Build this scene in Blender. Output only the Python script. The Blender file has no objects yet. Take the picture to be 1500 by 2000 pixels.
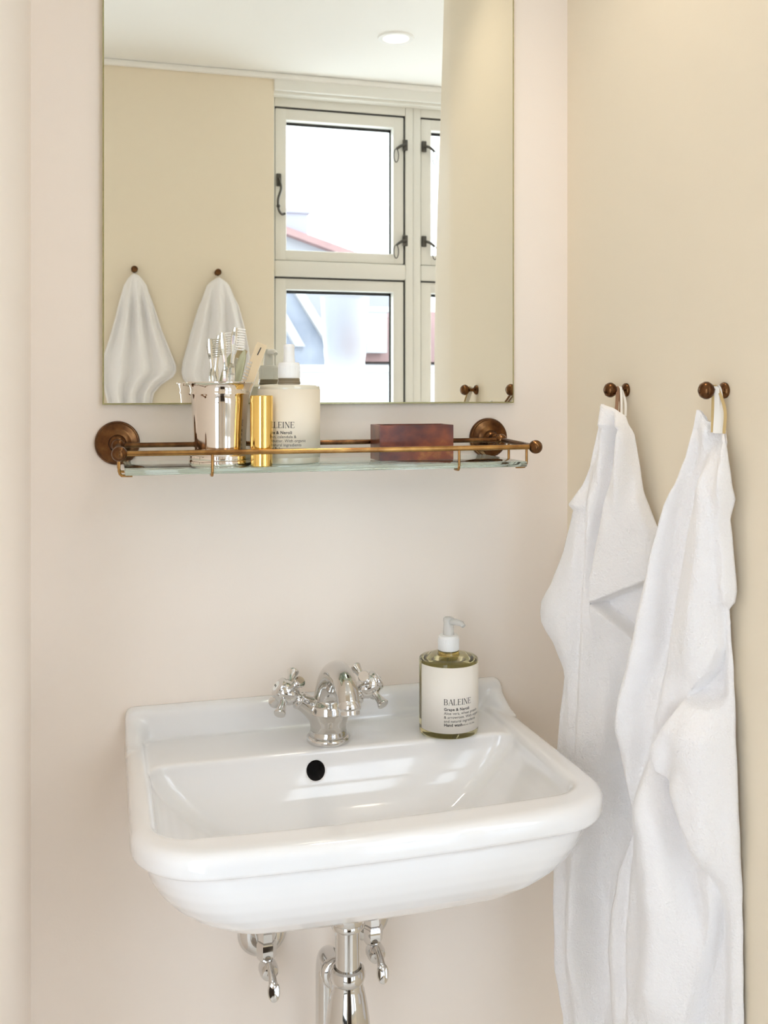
import bpy, bmesh, math, random
from math import sin, cos, pi, radians
from mathutils import Vector, Matrix, noise
import numpy as np

# ------------------------------------------------------------------ camera, sky, light, exposure
scene = bpy.context.scene
COL = scene.collection
EYE = 1.35                    # camera height (m)
DIST = 1.406                  # camera to the wall with the mirror
YAW = math.atan(545 / 1944)
cam_data = bpy.data.cameras.new('camera')
cam = bpy.data.objects.new('camera', cam_data)
COL.objects.link(cam)
cam.location = (0, -DIST, EYE)
cam.rotation_euler = (pi / 2, 0, -YAW)
cam_data.sensor_width = 36
cam_data.sensor_fit = 'AUTO'
cam_data.lens = 1944 / 2000 * 36
cam_data.shift_y = -0.12
cam_data.clip_start = 0.01
cam_data.dof.use_dof = True
cam_data.dof.focus_distance = 1.42
cam_data.dof.aperture_fstop = 10
scene.camera = cam
vs = scene.view_settings
vs.view_transform = 'Standard'
vs.look = 'None'
vs.gamma = 1
vs.use_curve_mapping = False
vs.exposure = 0.68
scene.cycles.max_bounces = 14
scene.cycles.diffuse_bounces = 8
scene.cycles.glossy_bounces = 8
scene.cycles.transmission_bounces = 12
scene.cycles.transparent_max_bounces = 12
scene.cycles.sample_clamp_indirect = 6
scene.cycles.use_denoising = True

world = bpy.data.worlds.new('overcast_sky')
scene.world = world
world.use_nodes = True
wbg = world.node_tree.nodes['Background']
wbg.inputs[0].default_value = (0.82, 0.91, 1.0, 1)
wbg.inputs[1].default_value = 3.2

def area_light(name, loc, rot, sx, sy, power, color, portal=False):
    d = bpy.data.lights.new(name, 'AREA')
    d.shape = 'RECTANGLE'; d.size = sx; d.size_y = sy
    d.energy = power; d.color = color
    if portal:
        d.cycles.is_portal = True
    o = bpy.data.objects.new(name, d); COL.objects.link(o)
    o.location = loc; o.rotation_euler = rot
    return o
# added daylight for the made-up, unseen bays right of the mirrored windows
area_light('window_daylight', (1.95, -1.90, 0.62), (pi / 2, 0, pi), 0.95, 0.85, 38, (0.84, 0.92, 1.0))
# added low fill through the made-up glazed door behind the camera
area_light('door_daylight', (-0.575, -1.90, 0.62), (pi / 2, 0, pi), 0.80, 1.00, 1.6, (0.84, 0.92, 1.0))
# portals for the sky in the windows the mirror shows
area_light('sky_portal', (0.98, -1.87, 1.63), (pi / 2, 0, pi), 0.95, 1.30, 1, (1, 1, 1), True)
area_light('sky_portal', (0.98, -1.87, 0.60), (pi / 2, 0, pi), 0.95, 0.80, 1, (1, 1, 1), True)  # lower portal covers the added, unseen bottom tier

def downlight_lamp(x, y, z, power, size=radians(125)):
    d = bpy.data.lights.new('downlight_lamp', 'SPOT')
    d.energy = power; d.color = (1.0, 0.88, 0.73); d.spot_size = size; d.spot_blend = 0.9
    d.shadow_soft_size = 0.05
    o = bpy.data.objects.new('downlight_lamp', d); COL.objects.link(o)
    o.location = (x, y, z)
    return o

# ------------------------------------------------------------------ helpers
def tag(o, label, cat, group=None):
    o['label'] = label; o['category'] = cat
    if group: o['group'] = group
    return o

def thing(name, loc, label, cat, group=None):
    o = bpy.data.objects.new(name, None); COL.objects.link(o)
    o.location = loc; o.empty_display_size = 0.05
    return tag(o, label, cat, group)

def link(name, me, mat=None, parent=None, smooth=True, label=None):
    o = bpy.data.objects.new(name, me); COL.objects.link(o)
    if mat is not None and not me.materials:
        me.materials.append(mat)
    if smooth:
        me.polygons.foreach_set('use_smooth', [True] * len(me.polygons))
        if smooth == 'auto':
            try:
                me.set_sharp_from_angle(angle=radians(38))
            except Exception:
                pass
        me.update()
    if parent is not None:
        o.parent = parent
    if label: o['label'] = label
    return o

def obj(name, bm, mat=None, parent=None, smooth='auto', label=None):
    bmesh.ops.recalc_face_normals(bm, faces=bm.faces[:])
    me = bpy.data.meshes.new(name)
    bm.to_mesh(me); bm.free()
    return link(name, me, mat, parent, smooth, label)

def structure(o):
    o['kind'] = 'structure'
    return o

def xf(bm, vs_, M):
    bmesh.ops.transform(bm, matrix=M, verts=vs_)

def add_box(bm, x0, x1, y0, y1, z0, z1, bev=0.0, seg=2, mi=0):
    r = bmesh.ops.create_cube(bm, size=1)
    v = r['verts']
    xf(bm, v, Matrix.Translation(((x0 + x1) / 2, (y0 + y1) / 2, (z0 + z1) / 2)) @ Matrix.Diagonal((x1 - x0, y1 - y0, z1 - z0, 1)))
    fs = set(f for a in v for f in a.link_faces)
    for f in fs: f.material_index = mi
    if bev > 0:
        es = list(set(e for a in v for e in a.link_edges))
        r2 = bmesh.ops.bevel(bm, geom=es, offset=bev, segments=seg, affect='EDGES', profile=0.5)
        for f in r2['faces']: f.material_index = mi

def frame_to(p, d):
    """matrix that takes local +Z to direction d at p"""
    d = Vector(d).normalized()
    q = d.to_track_quat('Z', 'Y')
    return Matrix.Translation(p) @ q.to_matrix().to_4x4()

def add_lathe(bm, prof, M=Matrix(), seg=32, mi=0, sx=1.0, sy=1.0):
    """prof: list of (radius, z); radius 0 closes with a pole"""
    rings = []
    for r, z in prof:
        if r < 1e-6:
            rings.append([bm.verts.new(M @ Vector((0, 0, z)))])
        else:
            rings.append([bm.verts.new(M @ Vector((sx * r * cos(2 * pi * k / seg), sy * r * sin(2 * pi * k / seg), z))) for k in range(seg)])
    for a, b in zip(rings[:-1], rings[1:]):
        for k in range(seg):
            k2 = (k + 1) % seg
            if len(a) == 1 and len(b) == 1: continue
            if len(a) == 1: f = bm.faces.new((a[0], b[k], b[k2]))
            elif len(b) == 1: f = bm.faces.new((a[k], a[k2], b[0]))
            else: f = bm.faces.new((a[k], a[k2], b[k2], b[k]))
            f.material_index = mi

def spline(pts, n):
    """Catmull-Rom through pts (tuples of any length)"""
    out = []
    P = [np.array(p, float) for p in pts]
    P = [2 * P[0] - P[1]] + P + [2 * P[-1] - P[-2]]
    for i in range(1, len(P) - 2):
        for k in range(n):
            t = k / n
            a, b, c, d = P[i - 1], P[i], P[i + 1], P[i + 2]
            out.append(0.5 * (2 * b + (c - a) * t + (2 * a - 5 * b + 4 * c - d) * t * t + (3 * b - a - 3 * c + d) * t ** 3))
    out.append(P[-2])
    return [tuple(o) for o in out]

def add_tube(bm, pts, rad, seg=12, mi=0, cap=True, flat=1.0):
    """swept tube; rad number or list; flat squeezes the section's second axis"""
    P = [Vector(p[:3]) for p in pts]
    n = len(P)
    R = rad if isinstance(rad, (list, tuple)) else [rad] * n
    t0 = (P[1] - P[0]).normalized()
    up = Vector((0, 0, 1)) if abs(t0.z) < 0.9 else Vector((0, 1, 0))
    u = t0.cross(up).normalized()
    rings = []
    for i in range(n):
        t = (P[min(i + 1, n - 1)] - P[max(i - 1, 0)]).normalized()
        u = (u - t * u.dot(t)).normalized()
        w = t.cross(u)
        rings.append([bm.verts.new(P[i] + (u * cos(2 * pi * k / seg) + w * sin(2 * pi * k / seg) * flat) * R[i]) for k in range(seg)])
    for a, b in zip(rings[:-1], rings[1:]):
        for k in range(seg):
            k2 = (k + 1) % seg
            bm.faces.new((a[k], a[k2], b[k2], b[k])).material_index = mi
    if cap:
        bm.faces.new(rings[0][::-1]).material_index = mi
        bm.faces.new(rings[-1]).material_index = mi

def add_ball(bm, c, r, seg=24, mi=0, sz=1.0, M=None):
    MM = (M or Matrix.Translation(c))
    prof = [(r * sin(pi * k / 14), -r * sz * cos(pi * k / 14)) for k in range(15)]
    prof[0] = (0, -r * sz); prof[-1] = (0, r * sz)
    add_lathe(bm, prof, MM, seg, mi)

def evaluated(me, mods):
    """run modifiers on a mesh and return the resulting mesh"""
    o = bpy.data.objects.new('work', me); COL.objects.link(o)
    for kind, kw in mods:
        m = o.modifiers.new(kind, kind)
        for k, v in kw.items(): setattr(m, k, v)
    dg = bpy.context.evaluated_depsgraph_get()
    dg.update()
    out = bpy.data.meshes.new_from_object(o.evaluated_get(dg), depsgraph=dg)
    bpy.data.objects.remove(o)
    return out

def fuse(bm, voxel, smooth=6, factor=0.5):
    """weld overlapping closed shapes into one soft cast body"""
    bmesh.ops.recalc_face_normals(bm, faces=bm.faces[:])
    me = bpy.data.meshes.new('fused'); bm.to_mesh(me); bm.free()
    return evaluated(me, [('REMESH', dict(mode='VOXEL', voxel_size=voxel, adaptivity=0.0)),
                          ('SMOOTH', dict(factor=factor, iterations=smooth))])

def interp(tab, z):
    """piecewise-linear lookup in [(z, value), ...]"""
    t = sorted(tab)
    if z <= t[0][0]: return t[0][1]
    if z >= t[-1][0]: return t[-1][1]
    for (a, va), (b, vb) in zip(t[:-1], t[1:]):
        if a <= z <= b:
            return va + (vb - va) * ((z - a) / (b - a) if b > a else 0)

def sstep(x):
    x = max(0.0, min(1.0, x)); return x * x * (3 - 2 * x)

# ------------------------------------------------------------------ materials
def mat(name, color, rough=0.5, metal=0.0, **kw):
    m = bpy.data.materials.new(name); m.use_nodes = True
    b = m.node_tree.nodes['Principled BSDF']
    b.inputs['Base Color'].default_value = (*color, 1)
    b.inputs['Roughness'].default_value = rough
    b.inputs['Metallic'].default_value = metal
    for k, v in kw.items():
        b.inputs[k.replace('_', ' ')].default_value = v
    return m

def nodes(m):
    return m.node_tree.nodes, m.node_tree.links, m.node_tree.nodes['Principled BSDF']

def noise_tex(m, scale, detail=4, rough=0.5, stretch=None):
    N, L, b = nodes(m)
    tc = N.new('ShaderNodeTexCoord'); mp = N.new('ShaderNodeMapping')
    L.new(tc.outputs['Object'], mp.inputs[0])
    if stretch: mp.inputs['Scale'].default_value = stretch
    n = N.new('ShaderNodeTexNoise')
    n.inputs['Scale'].default_value = scale; n.inputs['Detail'].default_value = detail
    n.inputs['Roughness'].default_value = rough
    L.new(mp.outputs[0], n.inputs['Vector'])
    return n

def bump(m, scale, strength, dist=0.001, detail=4, stretch=None, rough=0.5):
    N, L, b = nodes(m)
    n = noise_tex(m, scale, detail, rough, stretch)
    bp = N.new('ShaderNodeBump')
    bp.inputs['Strength'].default_value = strength; bp.inputs['Distance'].default_value = dist
    L.new(n.outputs['Fac'], bp.inputs['Height'])
    if b.inputs['Normal'].is_linked:
        prev = b.inputs['Normal'].links[0].from_socket
        L.new(prev, bp.inputs['Normal'])
    L.new(bp.outputs[0], b.inputs['Normal'])
    return m

def color_noise(m, stops, scale, detail=5, stretch=None, rough=0.55):
    N, L, b = nodes(m)
    n = noise_tex(m, scale, detail, rough, stretch)
    r = N.new('ShaderNodeValToRGB')
    e = r.color_ramp.elements
    e[0].position, e[0].color = stops[0][0], (*stops[0][1], 1)
    e[1].position, e[1].color = stops[-1][0], (*stops[-1][1], 1)
    for p, c in stops[1:-1]:
        x = e.new(p); x.color = (*c, 1)
    L.new(n.outputs['Fac'], r.inputs[0]); L.new(r.outputs[0], b.inputs['Base Color'])
    return m

M = {}
M['wall'] = bump(bump(mat('painted_plaster', (0.915, 0.834, 0.758), 0.62), 9, 0.25, 0.01, 2), 350, 0.12, 0.0006)
M['wall2'] = bump(bump(mat('yellow_painted_plaster', (0.84, 0.75, 0.60), 0.6), 9, 0.25, 0.01, 2), 350, 0.12, 0.0006)
M['ceiling'] = bump(mat('ceiling_paint', (0.88, 0.87, 0.84), 0.7), 200, 0.1, 0.0006)
M['floor'] = color_noise(mat('floor_tile', (0.3, 0.28, 0.25), 0.35), [(0.3, (0.76, 0.74, 0.71)), (0.7, (0.82, 0.80, 0.77))], 6)
M['grout'] = mat('grout', (0.6, 0.57, 0.53), 0.9)
M['white_wood'] = mat('window_paint', (0.80, 0.79, 0.74), 0.35)
M['gap'] = mat('shadow_gap_seal', (0.035, 0.035, 0.035), 0.8)
M['porcelain'] = mat('porcelain', (0.845, 0.84, 0.845), 0.10, Coat_Weight=0.6, Coat_Roughness=0.03)
M['cavity'] = mat('unglazed_cavity', (0.012, 0.009, 0.008), 0.9)  # near-black stands in for the shade deep inside the overflow hole
M['chrome'] = mat('chrome', (0.69, 0.68, 0.665), 0.05, 1.0)
M['chrome_worn'] = bump(mat('hard_water_chrome', (0.61, 0.595, 0.57), 0.085, 1.0), 420, 0.10, 0.0004)
M['silver'] = mat('polished_silver', (0.80, 0.745, 0.69), 0.06, 1.0)
M['gold'] = mat('polished_gold', (0.98, 0.68, 0.22), 0.07, 1.0)
M['bronze'] = color_noise(mat('aged_brass', (0.2, 0.1, 0.04), 0.26, 1.0), [(0.3, (0.07, 0.030, 0.014)), (0.55, (0.16, 0.075, 0.030)), (0.75, (0.28, 0.145, 0.06))], 60)
M['brass'] = color_noise(mat('warm_brass', (0.6, 0.35, 0.13), 0.22, 1.0), [(0.3, (0.27, 0.13, 0.045)), (0.7, (0.55, 0.32, 0.11))], 45)
M['mirror'] = mat('mirror_silvering', (0.86, 0.865, 0.81), 0.0, 1.0)
M['mirror_edge'] = mat('mirror_ground_edge', (0.42, 0.40, 0.20), 0.15, 0.6)
M['glass'] = mat('shelf_glass', (0.80, 0.97, 0.915), 0.0, 0.0, Transmission_Weight=1.0, IOR=1.5)
M['clear'] = mat('clear_plastic', (0.98, 0.98, 0.97), 0.04, 0.0, Transmission_Weight=1.0, IOR=1.46)
M['liquid_glass'] = mat('olive_soap_in_glass', (0.92, 0.86, 0.50), 0.02, 0.0, Transmission_Weight=1.0, IOR=1.40)
M['cream_glass'] = mat('cream_lotion_in_glass', (0.80, 0.76, 0.62), 0.12, 0.0, Coat_Weight=1.0, Transmission_Weight=0.15)
M['amber_glass'] = mat('neck_glass', (0.75, 0.62, 0.36), 0.03, 0.0, Transmission_Weight=1.0, IOR=1.45)
M['dark_neck'] = mat('smoked_neck_glass', (0.20, 0.16, 0.10), 0.08, 0.0, Coat_Weight=1.0)
M['label'] = mat('label_paper', (0.87, 0.83, 0.765), 0.55)
M['ink'] = mat('printed_ink', (0.03, 0.03, 0.03), 0.6)
M['white_plastic'] = mat('white_plastic', (0.88, 0.88, 0.87), 0.3)
M['frost_plastic'] = mat('frosted_plastic', (0.92, 0.92, 0.90), 0.25, 0.0, Transmission_Weight=0.55, IOR=1.45)
M['rubber'] = mat('black_rubber', (0.02, 0.018, 0.018), 0.6)
M['ribbon'] = mat('cotton_tape', (0.84, 0.82, 0.78), 0.85)
M['leather'] = mat('brown_leather_loop', (0.24, 0.11, 0.045), 0.5)
M['tan_ribbon'] = mat('tan_tape', (0.55, 0.40, 0.18), 0.7)
M['iron'] = mat('dark_iron', (0.10, 0.095, 0.085), 0.4, 0.8)
M['box'] = color_noise(mat('tortoiseshell_resin', (0.2, 0.05, 0.02), 0.28, 0.0, Coat_Weight=0.25),
                       [(0.28, (0.045, 0.008, 0.006)), (0.45, (0.15, 0.028, 0.012)), (0.60, (0.26, 0.060, 0.020)), (0.74, (0.55, 0.22, 0.05))], 22, 4, (1, 1.0, 1.2))
M['comb'] = mat('cream_celluloid', (0.82, 0.66, 0.42), 0.3, 0.0, Transmission_Weight=0.2)
M['tube'] = mat('toothpaste_tube', (0.85, 0.82, 0.76), 0.35)
M['pale_green'] = mat('pale_green_plastic', (0.72, 0.72, 0.50), 0.25, 0.0, Transmission_Weight=0.4)
M['towel'] = bump(bump(mat('terry_cotton', (0.95, 0.932, 0.935), 0.95, 0.0, Sheen_Weight=0.35, Sheen_Roughness=0.6), 420, 0.6, 0.0025, 3), 1300, 0.5, 0.001, 2)
M['hem'] = bump(mat('woven_hem', (0.90, 0.89, 0.87), 0.9, 0.0, Sheen_Weight=0.2), 900, 0.35, 0.0006, 2, (1, 1, 3))
M['red_roof'] = color_noise(mat('red_roof_tile', (0.20, 0.08, 0.06), 0.8), [(0.35, (0.30, 0.19, 0.19)), (0.7, (0.40, 0.25, 0.24))], 3)
M['slate'] = color_noise(mat('slate_roof', (0.12, 0.14, 0.18), 0.7), [(0.35, (0.24, 0.27, 0.34)), (0.7, (0.34, 0.37, 0.44))], 3)
M['render'] = mat('far_render', (0.38, 0.39, 0.42), 0.8)
M['render_light'] = mat('far_render_light', (0.45, 0.45, 0.46), 0.8)
M['brick_far'] = mat('far_chimney', (0.34, 0.34, 0.40), 0.8)
M['far_glass'] = mat('far_window_glass', (0.06, 0.08, 0.12), 0.1)
M['vase'] = mat('frosted_glass', (0.95, 0.96, 0.98), 0.30, 0.0, Transmission_Weight=1.0, IOR=1.12)

def pane_mat(name, haze):
    m = bpy.data.materials.new(name); m.use_nodes = True
    N, L = m.node_tree.nodes, m.node_tree.links
    N.remove(N['Principled BSDF'])
    out = N['Material Output']
    tr = N.new('ShaderNodeBsdfTransparent'); tr.inputs[0].default_value = (0.96, 0.97, 0.98, 1)
    gl = N.new('ShaderNodeBsdfGlossy'); gl.inputs['Roughness'].default_value = 0.02
    rf = N.new('ShaderNodeBsdfRefraction'); rf.inputs['Roughness'].default_value = haze; rf.inputs['IOR'].default_value = 1.02
    mx = N.new('ShaderNodeMixShader'); mx.inputs[0].default_value = 0.05
    L.new((rf if haze > 0 else tr).outputs[0], mx.inputs[1]); L.new(gl.outputs[0], mx.inputs[2])
    L.new(mx.outputs[0], out.inputs[0])
    return m
M['pane'] = pane_mat('window_glass', 0.0)
def emit(name, color, s):
    m = mat(name, color, 0.5)
    N, L, b = nodes(m)
    b.inputs['Emission Color'].default_value = (*color, 1); b.inputs['Emission Strength'].default_value = s
    return m
M['lamp'] = emit('lamp_face', (1.0, 0.86, 0.66), 3.0)

def bars(bm, x0, x1, z0, z1, w, y0, y1, bev=0.004, wb=None):
    wb = wb or w
    add_box(bm, x0, x0 + w, y0, y1, z0, z1, bev); add_box(bm, x1 - w, x1, y0, y1, z0, z1, bev)
    add_box(bm, x0 + w * .5, x1 - w * .5, y0, y1 - .0005, z1 - w, z1, bev); add_box(bm, x0 + w * .5, x1 - w * .5, y0, y1 - .0005, z0, z0 + wb, bev)


# ------------------------------------------------------------------ room shell
CEIL = 2.335
OPP = -1.70                       # opposite wall, seen in the mirror
def block(name, x0, x1, y0, y1, z0, z1, m):
    bm = bmesh.new(); add_box(bm, x0, x1, y0, y1, z0, z1)
    return structure(obj(name, bm, m, smooth=False))
block('wall_back', -0.22, 0.80, 0.0, 0.10, 0, CEIL, M['wall'])
block('wall_left', -0.22, -0.0953, -0.62, 0.0, 0, CEIL, M['wall'])

# right wall: straight beside the basin, then a hand-plastered splay with an uneven end
bm = bmesh.new()
rows = [(0.0, 0.38), (1.2, 0.38), (1.45, 0.375), (1.6, 0.35), (1.8, 0.28), (1.97, 0.20), (2.15, 0.13), (2.25, 0.10), (CEIL, 0.09)]
prev = None
for z, ln in rows:
    plan = [(0.6887, 0.0), (0.6887, -0.45), (0.6887, -0.53), (0.6905, -0.56), (0.6955, -0.59)]
    a = radians(14)
    for t in (0.4, 0.75, 1.0):
        plan.append((0.6955 + sin(a) * ln * t, -0.59 - cos(a) * ln * t))
    ex, ey = plan[-1]
    plan += [(ex + 0.015, ey - 0.012), (ex + 0.045, ey - 0.006), (ex + 0.05, ey + 0.03), (0.80, -0.50), (0.80, 0.0)]
    ring = [bm.verts.new((x, y, z)) for x, y in plan]
    if prev:
        n = len(ring)
        for k in range(n):
            bm.faces.new((prev[k], prev[(k + 1) % n], ring[(k + 1) % n], ring[k]))
    else:
        first = ring
    prev = ring
bm.faces.new(first); bm.faces.new(prev)
wr = structure(obj('wall_right', bm, M['wall2']))

block('wall_recess_right', 0.74, 2.60, -0.50, -0.40, 0, CEIL, M['wall'])
block('wall_recess_left', -1.10, -0.2201, -0.62, -0.52, 0, CEIL, M['wall'])
block('wall_far_left', -1.20, -1.10, -1.80, -0.52, 0, CEIL, M['wall'])
block('wall_far_right', 2.60, 2.70, -1.80, -0.40, 0, CEIL, M['wall'])
# opposite wall with the window opening
WX0, WX1, WZ0, WZ1, WB = 0.508, 2.45, 1.02, 2.275, 0.16
bm = bmesh.new()
add_box(bm, -0.1255, WX0, OPP - 0.16, OPP, 0, CEIL)
add_box(bm, -1.2, -1.0245, OPP - 0.16, OPP, 0, CEIL)
add_box(bm, -1.0245, -0.1255, OPP - 0.16, OPP, 2.04, CEIL)
add_box(bm, WX1, 2.7, OPP - 0.16, OPP, 0, CEIL)
add_box(bm, WX0, WX1, OPP - 0.16, OPP, 0, WB)
structure(obj('wall_opposite', bm, M['wall2'], smooth=False))
bm = bmesh.new()
add_box(bm, WX0, WX1, OPP - 0.16, OPP - 0.004, WZ1, CEIL)
add_box(bm, WX0, WX1, OPP - 0.004, OPP + 0.012, WZ1 + 0.008, CEIL, 0.003)
structure(obj('trim_1', bm, M['white_wood'], smooth=False))          # boxed fascia above the window
bm = bmesh.new(); add_box(bm, WX0 - 0.02, WX1 + 0.02, OPP - 0.03, OPP + 0.10, WZ0 - 0.028, WZ0, 0.006)
structure(obj('trim_2', bm, M['white_wood']))                          # window sill board
bm = bmesh.new()
add_box(bm, -1.2, 2.7, OPP, OPP + 0.018, CEIL - 0.018, CEIL, 0.006)
structure(obj('trim_3', bm, M['ceiling']))                             # small cove where ceiling meets the wall
block('ceiling', -1.2, 2.7, -1.86, 0.10, CEIL, CEIL + 0.10, M['ceiling'])

# tiled floor: slab with grout, tiles proud of it
bm = bmesh.new(); add_box(bm, -1.2, 2.7, -1.86, 0.10, -0.10, -0.006)
flr = structure(obj('floor', bm, M['grout'], smooth=False))
bm = bmesh.new(); add_box(bm, -0.148, 0.148, -0.148, 0.148, -0.006, 0.0, 0.001, 1)
tile_me = None
for i in range(13):
    for j in range(6):
        x = -1.05 + i * 0.3; y = -1.55 + j * 0.3
        if tile_me is None:
            t0_ = obj('floor_tile', bm, M['floor'], flr, False); t0_.location = (x, y, 0); tile_me = t0_.data
        else:
            t = bpy.data.objects.new('floor_tile', tile_me); COL.objects.link(t); t.parent = flr; t.location = (x, y, 0)

# added, unseen: dark glazed door for extra daylight, and a dark chest; they give the chrome its black streaks
d = bpy.data.objects.new('door_1', None); COL.objects.link(d); structure(d); d.location = (-0.575, OPP - 0.05, 0)
door_m = bump(mat('dark_door_paint', (0.028, 0.024, 0.022), 0.35), 60, 0.1, 0.001)
bm = bmesh.new()
bars(bm, -0.45, 0.45, 0.0, 2.04, 0.045, -0.10, 0.06, 0.004)
obj('door_frame', bm, M['white_wood'], d)
bm = bmesh.new()
bars(bm, -0.405, 0.405, 0.01, 1.995, 0.085, -0.03, 0.01, 0.004, 0.14)
add_box(bm, -0.325, 0.325, -0.029, 0.009, 0.90, 0.97, 0.003)
leaf = obj('door_leaf', bm, door_m, d)
for z0, z1 in ((0.15, 0.90), (0.97, 1.91)):
    bm = bmesh.new()
    v = [bm.verts.new(p) for p in ((-0.322, -0.01, z0 - .002), (0.322, -0.01, z0 - .002), (0.322, -0.01, z1 + .002), (-0.322, -0.01, z1 + .002))]
    bm.faces.new(v); obj('pane', bm, M['pane'], leaf, False)
bm = bmesh.new()
add_tube(bm, [(0.35, 0.010, 1.0), (0.35, 0.05, 1.0)], 0.01); add_tube(bm, [(0.35, 0.05, 1.0), (0.24, 0.05, 1.0)], 0.009)
obj('door_handle', bm, M['brass'], leaf)
ch = thing('chest_of_drawers', (0.22, OPP + 0.16, 0), 'dark stained low chest of drawers standing under the two towels on the opposite wall', 'chest')
walnut = color_noise(mat('dark_walnut', (0.04, 0.022, 0.012), 0.35), [(0.3, (0.020, 0.012, 0.008)), (0.7, (0.05, 0.028, 0.016))], 8, 5, (1, 1, 8))
bm = bmesh.new(); add_box(bm, -0.20, 0.20, -0.15, 0.13, 0.06, 0.80, 0.003); add_box(bm, -0.21, 0.21, -0.155, 0.15, 0.80, 0.825, 0.004)
obj('carcass', bm, walnut, ch)
for sx_ in (-1, 1):
    for y_ in (-0.13, 0.11):
        bm = bmesh.new(); add_box(bm, sx_ * 0.18 - .015, sx_ * 0.18 + .015, y_ - .015, y_ + .015, 0, 0.06, 0.002); obj('leg', bm, walnut, ch)
for k in range(3):
    bm = bmesh.new(); add_box(bm, -0.185, 0.185, 0.13, 0.146, 0.075 + k * 0.24, 0.30 + k * 0.24, 0.003); dr = obj('drawer', bm, walnut, ch)
    bm = bmesh.new(); add_ball(bm, (0, 0.156, 0.19 + k * 0.24), 0.011, 16); obj('knob', bm, M['brass'], dr)

# ------------------------------------------------------------------ windows
WY = -1.774       # plane of the sashes
def catch(parent, x, z, side, y):
    """small iron casement catch with a hanging wire loop"""
    bm = bmesh.new()
    add_box(bm, x - 0.008, x + 0.008, y, y + 0.008, z - 0.018, z + 0.018, 0.002)
    add_tube(bm, spline([(x, y + 0.012, z), (x - side * 0.018, y + 0.016, z - 0.006), (x - side * 0.032, y + 0.014, z - 0.016)], 5), 0.0045, 8)
    lp = []
    for k in range(17):
        a = 2 * pi * k / 16
        lp.append((x - side * 0.034 + 0.008 * sin(a) * side, y + 0.014, z - 0.038 + 0.022 * cos(a)))
    add_tube(bm, lp, 0.0017, 6, cap=False)
    return obj('catch', bm, M['iron'], parent)

TR = 1.735        # transom centre height
bays = [(0.518, 0.952), (1.004, 1.438), (1.490, 1.924), (1.976, 2.410)]  # right-hand pair is unseen, added to let in more daylight
for wi, (bx0, bx1) in enumerate(bays, 1):
    w = bpy.data.objects.new('window_%d' % wi, None); COL.objects.link(w); structure(w)
    w.location = ((bx0 + bx1) / 2, WY, WZ0)
    bpy.context.view_layer.update()
    def wl(o):
        o.matrix_parent_inverse = w.matrix_world.inverted(); return o
    bm = bmesh.new()
    # fixed frame: jambs, head, sill, transom
    jx0 = bx0 - (0.010 if wi == 1 else 0.026); jx1 = bx1 + (0.026 if wi < 4 else 0.04)
    add_box(bm, jx0, bx0, WY - 0.05, WY + 0.030, WB, WZ1 + 0.002, 0.003)
    add_box(bm, bx1, jx1, WY - 0.05, WY + 0.030, WB, WZ1 + 0.002, 0.003)
    add_box(bm, bx0, bx1, WY - 0.05, WY + 0.029, 2.249, WZ1 + 0.002, 0.003)
    add_box(bm, bx0, bx1, WY - 0.05, WY + 0.029, WZ0 - 0.03, WZ0 + 0.03, 0.003)
    add_box(bm, bx0, bx1, WY - 0.05, WY + 0.029, WB, WB + 0.03, 0.003)
    add_box(bm, bx0, bx1, WY - 0.05, WY + 0.034, TR - 0.027, TR + 0.024, 0.006)
    wl(obj('frame', bm, M['white_wood'], w))
    for (z0, z1, up) in ((TR + 0.026, 2.245, True), (WZ0 + 0.033, TR - 0.031, False), (WB + 0.033, WZ0 - 0.034, False)):  # bottom tier is unseen, added to bring in low daylight
        bm = bmesh.new(); bars(bm, bx0 + 0.003, bx1 - 0.004, z0, z1, 0.0365, WY - 0.02, WY + 0.022, 0.004, 0.033)
        s = wl(obj('sash', bm, M['white_wood'], w))
        # dark rubber joint between sash and frame, and dark glazing bead
        bm = bmesh.new()
        add_box(bm, bx1 - 0.0045, bx1 + 0.0005, WY, WY + 0.0225, z0, z1)
        add_box(bm, bx0, bx1, WY, WY + 0.0225, z1, z1 + 0.0045)
        wl(obj('joint_seal', bm, M['gap'], w, False))
        gx0, gx1, gz0, gz1 = bx0 + 0.0395, bx1 - 0.0405, z0 + 0.033, z1 - 0.0365
        bm = bmesh.new()
        add_box(bm, gx0, gx1, WY - 0.012, WY - 0.0085, gz1 - 0.009, gz1 + .002)
        add_box(bm, gx1 - 0.005, gx1 + .002, WY - 0.012, WY - 0.0085, gz0, gz1)
        g = obj('glazing_seal', bm, M['gap'], s, False)
        bm = bmesh.new()
        v = [bm.verts.new(p) for p in ((gx0 - .002, WY - 0.014, gz0 - .002), (gx1 + .002, WY - 0.014, gz0 - .002), (gx1 + .002, WY - 0.014, gz1 + .002), (gx0 - .002, WY - 0.014, gz1 + .002))]
        bm.faces.new(v)
        obj('pane', bm, M['pane'], s, False)
        if up:
            side = 1 if wi == 1 else -1
            xx = bx1 - 0.001 if wi == 1 else bx0 + 0.012
            for zz in (2.152, 1.838):
                wl(catch(w, xx, zz, side, WY + 0.0245))
            if wi == 1:
                bm = bmesh.new()
                add_box(bm, bx0 + 0.006, bx0 + 0.022, WY + 0.022, WY + 0.028, 1.995, 2.035, 0.002)
                add_tube(bm, spline([(bx0 + 0.014, WY + 0.03, 2.02), (bx0 + 0.018, WY + 0.045, 1.985), (bx0 + 0.008, WY + 0.05, 1.95), (bx0 + 0.010, WY + 0.045, 1.92), (bx0 + 0.022, WY + 0.035, 1.905), (bx0 + 0.034, WY + 0.033, 1.908)], 6), [0.004] * 30 + [0.0025], 8)
                add_ball(bm, (bx0 + 0.009, WY + 0.047, 1.928), 0.0065, 12)
                wl(obj('handle', bm, M['iron'], w))

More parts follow.
